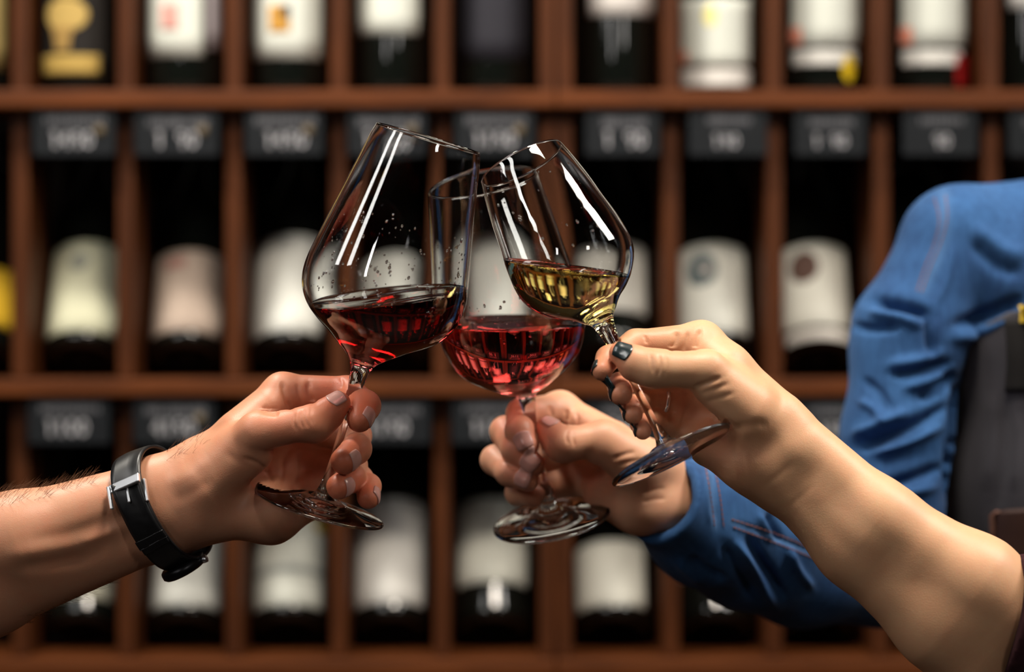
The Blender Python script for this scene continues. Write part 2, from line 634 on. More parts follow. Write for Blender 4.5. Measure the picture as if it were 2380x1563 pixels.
OVAL = lambda t: max(0.06, math.sqrt(max(0.0, 1 - (2 * t - 1) ** 2)))
VASE = lambda t: 0.55 + 0.45 * t * t


def bottle(loc, tilt, label, group, shape='bordeaux', glass='bottle', foil='foil', turn=0.0):
    b = tag(empty('wine_bottle', loc), label, 'bottle', group)
    b.rotation_euler = (-math.radians(tilt), 0, math.radians(turn))
    prof = BORDEAUX if shape == 'bordeaux' else BURGUNDY
    me = shared_lathe('bottle_' + shape + glass, prof)
    o = bpy.data.objects.new('bottle_glass', me)
    COL.objects.link(o)
    o.parent = b
    if not me.materials:
        me.materials.append(M[glass])
        me.polygons.foreach_set('use_smooth', np.ones(len(me.polygons), dtype=bool))
    fm = shared_lathe('capsule_' + foil, [(0.0146, 0.240), (0.01475, 0.262), (0.0144, 0.283), (0.0160, 0.284), (0.0160, 0.2928), (0.0146, 0.2952), (0.0, 0.2952)], 32)
    c = bpy.data.objects.new('foil_capsule', fm)
    COL.objects.link(c)
    c.parent = b
    if not fm.materials:
        fm.materials.append(M[foil])
        fm.polygons.foreach_set('use_smooth', np.ones(len(fm.polygons), dtype=bool))
    return b


WHITE = (206, 209, 199)
EDGES = sorted(xpx(p, Y_DIV) for p in DIV_LEFT + DIV_RIGHT + [1270, 1315])


def fit_cell(x):
    """keep a bottle clear of the dividers of its cell; returns its x and how far its label turns"""
    best = min(((a + b) / 2 for a, b in zip(EDGES, EDGES[1:]) if b - a > 0.05), key=lambda c: abs(c - x))
    lim = 0.0012
    xx = min(max(x, best - lim), best + lim)
    return xx, math.degrees(math.asin(max(-0.6, min(0.6, (x - xx) / R_B))))


UP_G, MID_G, LOW_G = 'bottles standing on the upper shelf', 'bottles leaning on the middle shelf', 'bottles leaning on the lowest shelf'
YU = 0.985
zs0 = ROWS[0][0]


def up(px, label, **kw):
    x, turn = fit_cell(xpx(px, YU))
    return bottle((x, YU, zs0 + 0.0003), 0, label, UP_G, turn=turn, **kw)


def hz(py):
    return zpx(py, YU - R_B) - zs0


b = up(-78, 'black wine bottle cut off by the photo edge on the upper shelf')
sheet('label', -50, 75, hz(160), hz(-150), R_B, paper((150, 130, 80)), b)
b = up(168, 'black wine bottle with gold goblet-like emblem and gold band on upper shelf')
sheet('label', -64, 64, hz(185), hz(-140), R_B, paper((26, 22, 19)), b)
lb = b.children[-1]
sheet('gold_emblem', -36, 33, hz(74), hz(-4), R_B, paper((176, 148, 84)), lb, off=0.0008, wf=OVAL)
sheet('gold_emblem', -26, 14, hz(120), hz(60), R_B, paper((150, 120, 66)), lb, off=0.0010, wf=VASE)
sheet('gold_emblem', -12, 20, hz(-2), hz(-60), R_B, paper((168, 140, 78)), lb, off=0.0010)
sheet('gold_band', -52, 50, hz(172), hz(128), R_B, paper((164, 136, 70)), lb, off=0.0008)
b = up(415, 'black bottle with white label and small pink square on upper shelf')
sheet('label', -56, 45, hz(131), hz(-160), R_B, paper(WHITE), b)
sheet('pink_print', -20, 7, hz(70), hz(8), R_B, paper((205, 150, 140)), b.children[-1], off=0.0008)
sheet('side_label', 52, 80, hz(112), hz(-160), R_B, paper((190, 180, 184)), b)
b = up(667, 'black bottle with white label and small gold picture on upper shelf')
sheet('label', -58, 66, hz(136), hz(-160), R_B, paper(WHITE), b)
sheet('gold_picture', -22, 9, hz(76), hz(12), R_B, paper((190, 140, 60)), b.children[-1], off=0.0008)
sheet('dark_print', -4, 9, hz(44), hz(12), R_B, paper((60, 46, 40)), b.children[2], off=0.0011)
b = up(902, 'black bottle with plain white label high above the red wine glass')
sheet('label', -52, 54, hz(79), hz(-170), R_B, paper(WHITE), b)
b = up(1148, 'black bottle with dark navy label on upper shelf')
sheet('label', -62, 62, hz(138), hz(-170), R_B, paper((40, 39, 46)), b)
b = up(1447, 'black bottle whose white label ends just below the photo top edge')
sheet('label', -58, 60, hz(36), hz(-200), R_B, paper((212, 206, 200)), b)
b = up(1657, 'bottle with white label, yellow mark and white lower band on upper shelf', glass='bottle_amber')
sheet('label', -64, 62, hz(152), hz(-4), R_B, paper(WHITE), b)
sheet('yellow_mark', -18, 2, hz(62), hz(10), R_B, paper((236, 226, 150)), b.children[-1], off=0.0008, wf=OVAL)
sheet('red_mark', -64, -46, hz(142), hz(116), R_B, paper((214, 130, 104)), b.children[2], off=0.0008)
sheet('band_label', -64, 62, hz(201), hz(160), R_B, paper((206, 202, 196)), b)
b = up(1917, 'bottle with white label, white band and yellow round tag on upper shelf')
sheet('label', -62, 62, hz(106), hz(-170), R_B, paper(WHITE), b)
sheet('red_mark', -62, -42, hz(102), hz(62), R_B, paper((222, 140, 116)), b.children[-1], off=0.0008)
sheet('band_label', -60, 50, hz(152), hz(116), R_B, paper((200, 198, 192)), b)
sheet('yellow_tag', 20, 42, hz(190), hz(128), R_B, paper((214, 180, 26)), b, off=0.0012, wf=OVAL)
b = up(2172, 'bottle with white label, white band and dark red tag on upper shelf')
sheet('label', -62, 62, hz(106), hz(-170), R_B, paper(WHITE), b)
sheet('red_mark', -62, -42, hz(102), hz(62), R_B, paper((222, 140, 116)), b.children[-1], off=0.0008)
sheet('band_label', -60, 40, hz(152), hz(116), R_B, paper((200, 198, 192)), b)
sheet('red_tag', 26, 64, hz(202), hz(128), R_B, paper((140, 8, 8)), b, off=0.0012)
b = up(2425, 'black bottle with white label cut off by the photo corner')
sheet('label', -66, 60, hz(19), hz(-200), R_B, paper((220, 218, 214)), b)

TILT = 30.0
YL = 0.990


def lean(px, row, label, group, h0, h1, col, a0=-63, a1=63, **kw):
    h0 = max(h0, 0.0115)
    zf = ROWS[row][0] + 0.0310 * math.sin(math.radians(TILT)) + 0.0006
    x, turn = fit_cell(xpx(px, YL - 0.03))
    b = bottle((x, YL, zf), TILT, label, group, **kw)
    b['turn'] = turn
    sheet('label', a0 + turn, a1 + turn, h0, h1, R_B + (0.001 if kw.get('shape') == 'burgundy' else 0), paper(col), b)
    return b


b = lean(-62, 1, 'leaning bottle with yellow label at the left photo edge', MID_G, .02, .085, (214, 170, 40), -70, 80)
b = lean(178, 1, 'leaning bottle with pale greenish-cream label and grey crest on middle shelf', MID_G, .006, .112, (206, 206, 178), shape='burgundy')
sheet('grey_crest', -20 + b['turn'], 8 + b['turn'], .078, .1, R_B + .001, paper((150, 152, 140)), b.children[-1], off=0.0008, wf=OVAL)
b = lean(426, 1, 'leaning bottle with beige-pink label on middle shelf', MID_G, .003, .102, (178, 160, 146), shape='burgundy')
sheet('red_print', -36 + b['turn'], -4 + b['turn'], .082, .094, R_B + .001, paper((170, 128, 118)), b.children[-1], off=0.0008)
b = lean(652, 1, 'leaning bottle with tall white label just left of the red wine glass', MID_G, .004, .120, (222, 223, 216), shape='burgundy')
b = lean(905, 1, 'leaning bottle with white label seen through the red wine glass', MID_G, .006, .100, (222, 223, 216), shape='burgundy')
b = lean(1152, 1, 'leaning bottle with white label seen through the rose wine glass', MID_G, .020, .118, (222, 223, 216), shape='burgundy')
b = lean(1420, 1, 'leaning bottle with white label behind the white wine glass', MID_G, .034, .112, (206, 204, 196), shape='burgundy')
b = lean(1655, 1, 'leaning bottle with white label and round blue-grey crest', MID_G, .004, .110, (218, 218, 208), shape='burgundy')
sheet('round_crest', -34 + b['turn'], 12 + b['turn'], .062, .1, R_B + .001, paper((92, 104, 106)), b.children[-1], off=0.0008, wf=OVAL)
sheet('crest_centre', -12 + b['turn'], 2 + b['turn'], .075, .085, R_B + .001, paper((190, 180, 172)), b.children[2], off=0.0012, wf=OVAL)
b = lean(1892, 1, 'leaning bottle with white label and round brown crest beside the denim shirt', MID_G, .018, .110, (216, 214, 202), shape='burgundy')
sheet('round_crest', -30 + b['turn'], 14 + b['turn'], .066, .102, R_B + .001, paper((88, 66, 58)), b.children[-1], off=0.0008, wf=OVAL)
sheet('band_label', -62, 62, .002, .0145, R_B + .001, paper((190, 184, 176)), b)
b = lean(2140, 1, 'leaning black bottle half hidden by the denim shoulder', MID_G, .02, .085, (60, 52, 48))

b = lean(172, 2, 'leaning bottle with cream label under the watch-wearing forearm', LOW_G, .020, .11, (206, 204, 184))
b = lean(425, 2, 'leaning bottle with white label and yellow corner under the watch', LOW_G, .003, .110, (206, 207, 200), shape='burgundy')
sheet('yellow_corner', 22 + b['turn'], 52 + b['turn'], .090, .104, R_B + .001, paper((204, 170, 40)), b.children[-1], off=0.0008, wf=OVAL)
b = lean(662, 2, 'leaning bottle with white label crossed by a grey stripe on lowest shelf', LOW_G, .004, .108, (204, 206, 196), shape='burgundy')
sheet('grey_stripe', -63 + b['turn'], 63 + b['turn'], .046, .053, R_B + .001, paper((148, 152, 148)), b.children[-1], off=0.0008)
sheet('yellow_corner', 38 + b['turn'], 62 + b['turn'], .092, .106, R_B + .001, paper((190, 160, 50)), b.children[2], off=0.0008, wf=OVAL)
b = lean(898, 2, 'leaning bottle with tall white label below the red wine glass foot', LOW_G, .014, .126, (222, 220, 214), shape='burgundy')
b = lean(1142, 2, 'leaning bottle with white label below the rose wine glass foot', LOW_G, .036, .126, (220, 220, 208), shape='burgundy')
b = lean(1412, 2, 'leaning bottle with short off-white label below the denim cuff', LOW_G, .002, .080, (218, 216, 204), shape='burgundy')
b = lean(1655, 2, 'leaning bottle with white label mostly hidden by the denim sleeve', LOW_G, .045, .112, (214, 212, 206), shape='burgundy')
b = lean(1895, 2, 'leaning black bottle mostly hidden under the denim elbow', LOW_G, .07, .12, (150, 146, 140))
b = lean(2140, 2, 'leaning bottle with white label mostly hidden by the bare forearm', LOW_G, .004, .08, (210, 208, 204))

# ------------------------------------------------------------------ wine glasses
class Glass:
    """a stemmed glass: foot centre F, rim centre R (frame px + depth), profile px measured along the picture of its axis"""

    def __init__(self, name, label, F, R, prof, wall_px):
        self.f, self.r = P(*F), P(*R)
        ax = self.r - self.f
        self.L = float(np.linalg.norm(ax))
        self.axis = ax / self.L
        pic = math.hypot(F[0] - R[0], F[1] - R[1])
        ks = self.L / pic                                        # metres per profile px along the axis
        kr = (CAM_D + (F[2] + R[2]) / 2) / FPX
        self.ks, self.kr = ks, kr
        z = Vector(self.axis)
        x = Vector((1, 0, 0)) - z * z.x
        x.normalize()
        y = z.cross(x)
        self.mat = Matrix(((x.x, y.x, z.x, self.f[0]), (x.y, y.y, z.y, self.f[1]), (x.z, y.z, z.z, self.f[2]), (0, 0, 0, 1)))
        self.carve = []
        self.e = tag(empty(name), label, 'wine glass', 'glasses raised in the toast')
        self.e.matrix_world = self.mat
        self.e.location = self.mat.to_translation()
        self.e.rotation_euler = self.mat.to_euler()
        self.prof = [(s * ks, r * kr) for s, r in prof]
        self.wall = wall_px * kr

    def part(self, name, vs, fs, mat):
        me = mesh_from(name, vs, fs)
        o = link_mesh(name, me, mat, self.e, world_space=False)
        return o

    def build(self, foot_r, stem, bowl, seg=96):
        """stem: (s, r) px pairs foot to bowl, bowl: (s, r) px pairs from the stem top to the rim (outer)"""
        ks, kr = self.ks, self.kr
        R = foot_r * kr
        self.carve = [(0.0, R), (0.004, R), (0.0045, R * 0.6), (0.006, R * 0.42), (0.010, R * 0.2)] + [(s * ks, r * kr) for s, r in list(stem) + list(bowl)]
        # foot: flat underside slightly domed, thin rounded edge, rising to the stem
        s0, r0 = stem[0][0] * ks, stem[0][1] * kr
        up = catmull([(R * 0.985, 0.0019), (R * 0.85, 0.0028), (R * 0.62, 0.0040), (R * 0.40, 0.0056), (R * 0.24, 0.0082), (r0 * 1.55, s0 * 0.72), (r0, s0)], 6)
        foot = [(0.0001, 0.0011), (R * 0.5, 0.0008), (R * 0.9, 0.0002), (R * 0.97, 0.0), (R * 0.993, 0.0003), (R, 0.0009), (R * 0.997, 0.0014)] + [tuple(q) for q in up]
        v, f = lathe(foot, seg)
        f = [tuple(reversed(q)) for q in f]
        self.part('foot', v, [tuple(reversed(q)) for q in f], M['glass'])
        sp = catmull([(r * kr, s * ks) for s, r in stem], 8)
        v, f = lathe([tuple(q) for q in sp], seg)
        self.part('stem', v, f, M['glass'])
        outer = catmull([(r * kr, s * ks) for s, r in bowl], 8)
        for _ in range(50):                                     # blown glass: no kinks along the wall
            outer[3:-1, 0] = 0.25 * outer[2:-2, 0] + 0.5 * outer[3:-1, 0] + 0.25 * outer[4:, 0]
        # inner wall: offset, with a rounded solid bottom
        t = self.wall
        tang = np.gradient(outer, axis=0)
        tang /= np.linalg.norm(tang, axis=1)[:, None] + 1e-12
        nrm = np.stack([-tang[:, 1], tang[:, 0]], 1)             # towards the axis
        hs = (outer[:, 1] - outer[0, 1]) / (outer[-1, 1] - outer[0, 1])
        thick = t * (1.0 + 1.5 * np.exp(-(hs / 0.12) ** 2))
        inner = outer + nrm * thick[:, None]
        start = next(i for i in range(len(outer)) if inner[i, 0] > 0.16 * outer[:, 0].max() and outer[i, 0] > 0.2 * outer[:, 0].max())
        inner = inner[start:]
        b0 = inner[0]
        floor_h = b0[1] - 0.0022
        inn = [(0.00005, floor_h)] + [(b0[0] * q, floor_h + (b0[1] - floor_h) * q * q) for q in (0.2, 0.4, 0.6, 0.8)] + [tuple(q) for q in inner]
        inn = np.array(inn)
        for _ in range(10):
            inn[1:14] = 0.25 * inn[0:13] + 0.5 * inn[1:14] + 0.25 * inn[2:15]
        inn = [tuple(q) for q in inn]
        self.inner = np.array(inn)
        rim_o, rim_i = outer[-1], inner[-1]
        mid = (rim_o + rim_i) / 2
        rimv = [tuple(rim_o + (0, 0)), tuple(mid * 0.55 + rim_o * 0.45 + np.array([0, t * 0.42])), tuple(mid + np.array([0, t * 0.55])),
                tuple(mid * 0.55 + rim_i * 0.45 + np.array([0, t * 0.42]))]
        full = [tuple(q) for q in outer[:-1]] + rimv + list(reversed(inn))
        v, f = lathe(full, seg)
        self.part('bowl', v, f, M['glass'])
        return self

    def wine(self, name, mat, level_px, slope_x, slope_y, label, wave=0.0):
        """level: frame point on the surface; slopes are dz/dx and dz/dy of the liquid surface"""
        grow = 0.00012
        prof = [(r + (grow if i > 4 else 0), h - (grow if i < 6 else 0)) for i, (r, h) in enumerate(self.inner)]
        prof[0] = (0.0, prof[0][1])
        dense = catmull(prof, 3)
        v, f = lathe([(max(a, 1e-5), b) for a, b in dense], 96)
        bm = bmesh.new()
        bv = [bm.verts.new(q) for q in v]
        for q in f:
            try:
                bm.faces.new([bv[i] for i in q])
            except ValueError:
                pass
        bmesh.ops.remove_doubles(bm, verts=bm.verts, dist=2e-5)
        inv = self.mat.inverted()
        co = inv @ Vector(P(*level_px))
        n = (inv.to_3x3() @ Vector((-slope_x, -slope_y, 1.0))).normalized()
        bmesh.ops.bisect_plane(bm, geom=bm.verts[:] + bm.edges[:] + bm.faces[:], plane_co=co, plane_no=n, clear_outer=True)
        loop = [e for e in bm.edges if len(e.link_faces) == 1 and all(abs((q.co - co).dot(n)) < 1e-4 for q in e.verts)]
        # order the rim loop and cap it with rings that ripple a little and climb at the wall
        order = [loop[0].verts[0], loop[0].verts[1]]
        es = set(loop[1:])
        while es:
            nx = next((e for e in order[-1].link_edges if e in es), None)
            if nx is None:
                break
            es.discard(nx)
            order.append(nx.other_vert(order[-1]))
        if order[0] is order[-1]:
            order.pop()
        c = sum((q.co for q in order), Vector()) / len(order)
        prev = order
        rings = [0.985, 0.96, 0.92, 0.86, 0.78, 0.68, 0.56, 0.44, 0.32, 0.2, 0.1]
        ux = Vector((1, 0, 0)) - n * n.x
        ux.normalize()
        uy = n.cross(ux)
        for q in rings:
            ring = []
            for p in order:
                w = c + (p.co - c) * q
                d = w - c
                a, b_ = d.dot(ux) / 0.03, d.dot(uy) / 0.03
                hgt = -0.0007 * (1 - math.exp(-(1 - q) / 0.02)) + wave * (math.sin(2.6 * a + 0.8 * b_) + 0.6 * math.sin(4.3 * b_ - 1.4 * a + 1.0)) * min(1, (1 - q) / 0.15)
                ring.append(bm.verts.new(w + n * hgt))
            for i in range(len(order)):
                j = (i + 1) % len(order)
                bm.faces.new((prev[i], prev[j], ring[j], ring[i]))
            prev = ring
        bm.faces.new(prev)
        bmesh.ops.recalc_face_normals(bm, faces=bm.faces)
        me = bpy.data.meshes.new(name)
        bm.to_mesh(me)
        bm.free()
        o = link_mesh(name, me, mat, self.e, world_space=False)
        o['label'] = label
        return o

    def droplets(self, count, s_lo, s_hi, a_lo, a_hi, seed, size=(0.0003, 0.0009), inside=True):
        """small beads of wine clinging to the wall; angle 0 = +x of the picture, -90 = towards the camera"""
        rr = random.Random(seed)
        vs, fs = [], []
        prof = self.inner
        for _ in range(count):
            h = (s_lo + (s_hi - s_lo) * rr.random() ** 1.3) * self.ks
            a = math.radians(rr.uniform(a_lo, a_hi))
            r = float(np.interp(h, prof[5:, 1], prof[5:, 0]))
            q = rr.uniform(size[0], size[1]) * (0.6 + 0.8 * rr.random())
            c = Vector((r * math.cos(a), r * math.sin(a), h))
            nin = Vector((-math.cos(a), -math.sin(a), 0))
            t = Vector((-math.sin(a), math.cos(a), 0))
            i0 = len(vs)
            el = rr.uniform(0.9, 1.7)
            for (lat, k) in ((0.0, 6), (0.55, 6)):
                for j in range(k):
                    b_ = 2 * math.pi * j / k
                    rad = math.cos(lat * 1.3) * q
                    vs.append(c + t * rad * math.cos(b_) + Vector((0, 0, 1)) * rad * math.sin(b_) * el + nin * (math.sin(lat * 1.3) * q * 0.7 - 0.00003))
            vs.append(c + nin * q * 0.72)
            for j in range(6):
                k = (j + 1) % 6
                fs.append((i0 + j, i0 + k, i0 + 6 + k, i0 + 6 + j))
                fs.append((i0 + 6 + j, i0 + 6 + k, i0 + 12))
        o = self.part('droplets', vs, fs, M['glass'])
        tag(o, kind='stuff')
        return o


G1 = Glass('wine_glass', 'tall wine glass of red wine held by the hand with the black watch', (742, 1184, 0.012), (995, 322, -0.010), [], 3.6)
G1.build(156, [(36, 22), (52, 16), (80, 11.5), (120, 9.5), (190, 9.5), (240, 11), (280, 14), (312, 19)],
         [(312, 19), (335, 22), (352, 27), (366, 36), (386, 62), (411, 101), (432, 134), (454, 161), (480, 181), (505, 190), (532, 194), (562, 193), (600, 187),
          (656, 176), (725, 161), (800, 146), (870, 131), (899, 125)])
G1.wine('red_wine', M['red'], (905, 688, 0.0), 0.10, 0.14, 'deep red wine', 0.0006)
G1.droplets(150, 500, 700, -150, -20, 3)
G1.droplets(60, 520, 700, 20, 150, 4)

G3 = Glass('wine_glass', 'wine glass of pink rose wine held by the denim-sleeved person', (1283, 1212, 0.117), (1122, 421, 0.054), [], 3.2)
G3.build(141, [(40, 23), (56, 17), (84, 11.5), (130, 9.5), (190, 9.5), (230, 11), (262, 14), (285, 18)],
         [(285, 18), (302, 21), (312, 27), (322, 46), (344, 90), (365, 120), (386, 142), (420, 161), (455, 171), (490, 173), (540, 169), (600, 160), (700, 143), (790, 127), (806, 124)])
G3.wine('rose_wine', M['rose'], (1205, 752, 0.075), 0.0, 0.12, 'bright pink rose wine', 0.0006)
G3.droplets(60, 480, 600, -160, -20, 8)

G2 = Glass('wine_glass', 'wine glass of pale yellow white wine held by the hand with dark nails', (1561, 1062, -0.050), (1212, 379, -0.006), [], 3.4)
G2.build(151, [(34, 22), (50, 16), (78, 11.5), (120, 9.5), (190, 9.5), (240, 11.5), (280, 15), (305, 18)],
         [(305, 18), (330, 21.5), (350, 28), (364, 40), (387, 68), (402, 90), (420, 112), (442, 131), (465, 143), (490, 149), (522, 149), (566, 144), (610, 137),
          (680, 126), (735, 113), (767, 106)])
G2.wine('white_wine', M['white'], (1318, 622, -0.022), -0.13, 0.08, 'pale yellow white wine', 0.0004)
G2.droplets(24, 500, 700, -150, -30, 5, (0.0003, 0.0012))

# ------------------------------------------------------------------ bodies: a distance field of tapered limbs, meshed as one skin
def smin(a, b, k):
    h = np.clip(0.5 + 0.5 * (b - a) / k, 0, 1)
    return b * (1 - h) + a * h - k * h * (1 - h)


def cone_d(X, Y, Z, a, b, ra, rb):
    ba = b - a
    L2 = float(ba @ ba) + 1e-12
    t = np.clip(((X - a[0]) * ba[0] + (Y - a[1]) * ba[1] + (Z - a[2]) * ba[2]) / L2, 0, 1)
    return np.sqrt((X - a[0] - t * ba[0]) ** 2 + (Y - a[1] - t * ba[1]) ** 2 + (Z - a[2] - t * ba[2]) ** 2) - (ra + (rb - ra) * t)


class Field:
    def __init__(self, lo, hi, h):
        self.lo, self.h = np.array(lo, float), h
        self.n = np.ceil((np.array(hi) - self.lo) / h).astype(int) + 1
        self.ax = [(self.lo[i] + h * np.arange(self.n[i])).astype(np.float32) for i in range(3)]
        self.d = np.full(tuple(self.n), 0.03, np.float32)

    def window(self, pts, rad):
        lo = np.min(pts, 0) - rad
        hi = np.max(pts, 0) + rad
        i0 = np.clip(np.floor((lo - self.lo) / self.h).astype(int), 0, self.n)
        i1 = np.clip(np.ceil((hi - self.lo) / self.h).astype(int) + 1, 0, self.n)
        return tuple(slice(int(a), int(b)) for a, b in zip(i0, i1))

    def grids(self, w):
        return (self.ax[0][w[0]][:, None, None], self.ax[1][w[1]][None, :, None], self.ax[2][w[2]][None, None, :])

    def add(self, segs, k=0.006, kin=0.004, root=None, reach=0.03, ksmall=0.0012):
        """segs: (a, b, ra, rb). Blended inside the group by kin, to the rest by k near root and ksmall away from it."""
        pts = np.array([s[0] for s in segs] + [s[1] for s in segs])
        rm = max(max(s[2], s[3]) for s in segs) + max(k, kin) + 0.004
        w = self.window(pts, rm)
        X, Y, Z = self.grids(w)
        if 0 in np.broadcast_shapes(X.shape, Y.shape, Z.shape):
            return
        d = None
        for a, b, ra, rb in segs:
            e = cone_d(X, Y, Z, a, b, ra, rb).astype(np.float32)
            d = e if d is None else smin(d, e, kin)
        if root is not None:
            q = ((X - root[0]) ** 2 + (Y - root[1]) ** 2 + (Z - root[2]) ** 2) / reach ** 2
            kk = ksmall + (k - ksmall) * np.exp(-q)
        else:
            kk = k
        self.d[w] = smin(self.d[w], d, kk)

    def sample(self, p):
        q = (np.asarray(p) - self.lo) / self.h
        i = np.clip(np.floor(q).astype(int), 0, self.n - 2)
        f = q - i
        out = 0
        for dx in (0, 1):
            for dy in (0, 1):
                for dz in (0, 1):
                    wgt = (f[..., 0] if dx else 1 - f[..., 0]) * (f[..., 1] if dy else 1 - f[..., 1]) * (f[..., 2] if dz else 1 - f[..., 2])
                    out = out + wgt * self.d[i[..., 0] + dx, i[..., 1] + dy, i[..., 2] + dz]
        return out

    def grad(self, p):
        e = self.h
        g = np.stack([self.sample(p + np.eye(3)[i] * e) - self.sample(p - np.eye(3)[i] * e) for i in range(3)], -1)
        return g / (np.linalg.norm(g, axis=-1, keepdims=True) + 1e-12)

    def mesh(self, smooth=2):
        """surface nets"""
        d = self.d
        s = d < 0
        nx, ny, nz = d.shape
        c = sum(s[dx:nx - 1 + dx, dy:ny - 1 + dy, dz:nz - 1 + dz].astype(np.int8) for dx in (0, 1) for dy in (0, 1) for dz in (0, 1))
        cells = np.argwhere((c > 0) & (c < 8))
        idx = np.full((nx - 1, ny - 1, nz - 1), -1, np.int32)
        idx[tuple(cells.T)] = np.arange(len(cells))
        acc = np.zeros((len(cells), 3))
        cnt = np.zeros(len(cells))
        corners = [(x, y, z) for x in (0, 1) for y in (0, 1) for z in (0, 1)]
        val = {k: d[cells[:, 0] + k[0], cells[:, 1] + k[1], cells[:, 2] + k[2]] for k in corners}
        for a in corners:
            for i in range(3):
                if a[i] == 0:
                    b = tuple(1 if j == i else a[j] for j in range(3))
                    va, vb = val[a], val[b]
                    m = (va < 0) != (vb < 0)
                    t = np.where(m, va / np.where(m, va - vb, 1), 0)
                    pt = np.array(a, float)[None, :] + t[:, None] * (np.array(b) - np.array(a))[None, :]
                    acc += pt * m[:, None]
                    cnt += m
        v = self.lo + self.h * (cells + acc / cnt[:, None])
        quads = []
        for i in range(3):
            sl0 = [slice(None)] * 3
            sl1 = [slice(None)] * 3
            sl0[i] = slice(0, -1)
            sl1[i] = slice(1, None)
            cr = s[tuple(sl0)] != s[tuple(sl1)]
            e = np.argwhere(cr)
            j, k = [(1, 2), (2, 0), (0, 1)][i]
            ok = (e[:, j] > 0) & (e[:, k] > 0) & (e[:, j] < d.shape[j] - 1) & (e[:, k] < d.shape[k] - 1)
            e = e[ok]
            q = []
            for (oj, ok_) in ((-1, -1), (0, -1), (0, 0), (-1, 0)):
                c2 = e.copy()
                c2[:, j] += oj
                c2[:, k] += ok_
                q.append(idx[tuple(c2.T)])
            q = np.stack(q, 1)
            flip = ~s[tuple(e.T)]
            q[flip] = q[flip][:, ::-1]
            quads.append(q)
        quads = np.concatenate(quads)
        quads = quads[(quads >= 0).all(1)]
        for _ in range(smooth):
            for lam in (0.55, -0.57):
                sm = np.zeros_like(v)
                dg = np.zeros(len(v))
                for a, b in ((0, 1), (1, 2), (2, 3), (3, 0)):
                    np.add.at(sm, quads[:, a], v[quads[:, b]])
                    np.add.at(dg, quads[:, a], 1)
                v = v + lam * (sm / np.maximum(dg, 1)[:, None] - v)
        return v, quads


def vnormals(v, q):
    n = np.cross(v[q[:, 2]] - v[q[:, 0]], v[q[:, 3]] - v[q[:, 1]])
    out = np.zeros_like(v)
    for i in range(4):
        for c in range(3):
            out[:, c] += np.bincount(q[:, i], n[:, c], len(v))
    return out / (np.linalg.norm(out, axis=1, keepdims=True) + 1e-15)


def front_mask(v, n):
    """what is turned to the photographer and is the nearest layer there"""
    px, py = proj(v)
    bx = np.clip((px + 600) / 9, 0, 499).astype(int)
    by = np.clip((py + 300) / 9, 0, 299).astype(int)
    zb_ = np.full((500, 300), 9.0)
    np.minimum.at(zb_, (bx, by), v[:, 1])
    return (v[:, 1] < zb_[bx, by] + 0.012) & (n[:, 1] < 0.25)


def sculpt(v, q, strokes):
    """creases, tendons and folds: each stroke is (points in frame px, half width px, depth mm; negative cuts in)"""
    n = vnormals(v, q)
    m = np.where(front_mask(v, n))[0]
    px, py = proj(v[m])
    disp = np.zeros(len(m))
    for pts, w, dep in strokes:
        pts = np.array(pts, float)
        if len(pts) > 2:
            pts = catmull(pts, 6)
        L = np.r_[0, np.cumsum(np.linalg.norm(np.diff(pts, axis=0), axis=1))]
        best = np.full(len(m), 1e9)
        par = np.zeros(len(m))
        sel = np.where((px > pts[:, 0].min() - 3 * w) & (px < pts[:, 0].max() + 3 * w) & (py > pts[:, 1].min() - 3 * w) & (py < pts[:, 1].max() + 3 * w))[0]
        if not len(sel):
            continue
        X = np.stack([px[sel], py[sel]], 1)
        bs, pr = best[sel], par[sel]
        for i in range(len(pts) - 1):
            a, b = pts[i], pts[i + 1]
            t = np.clip(((X - a) @ (b - a)) / (((b - a) ** 2).sum() + 1e-9), 0, 1)
            d = np.linalg.norm(X - a - t[:, None] * (b - a), axis=1)
            u = d < bs
            bs = np.where(u, d, bs)
            pr = np.where(u, L[i] + t * (L[i + 1] - L[i]), pr)
        fade = np.clip(np.sin(np.pi * np.clip(pr / (L[-1] + 1e-9), 0, 1)) * 1.6, 0.12, 1)
        disp[sel] += dep * 0.001 * np.exp(-(bs / w) ** 2) * fade
    v = v.copy()
    v[m] += n[m] * disp[:, None]
    return v


def set_attr(me, name, vals):
    a = me.attributes.new(name, 'FLOAT', 'POINT')
    a.data.foreach_set('value', np.ascontiguousarray(vals, dtype=np.float32))


class Hand:
    """joints are (frame px x, px y, depth mm from y0, radius px)"""

    def __init__(self, y0):
        self.y0 = y0

    def j(self, q):
        Y = self.y0 + q[2] / 1000.0
        return P(q[0], q[1], Y), rpx(q[3], Y)

    def seg(self, a, b):
        (pa, ra), (pb, rb) = self.j(a), self.j(b)
        return (pa, pb, ra, rb)

    def chain(self, *qs):
        return [self.seg(a, b) for a, b in zip(qs, qs[1:])]


def grow_field(lo_hi_pts, h, margin=0.012):
    a = np.array(lo_hi_pts)
    return Field(a.min(0) - margin, a.max(0) + margin, h)


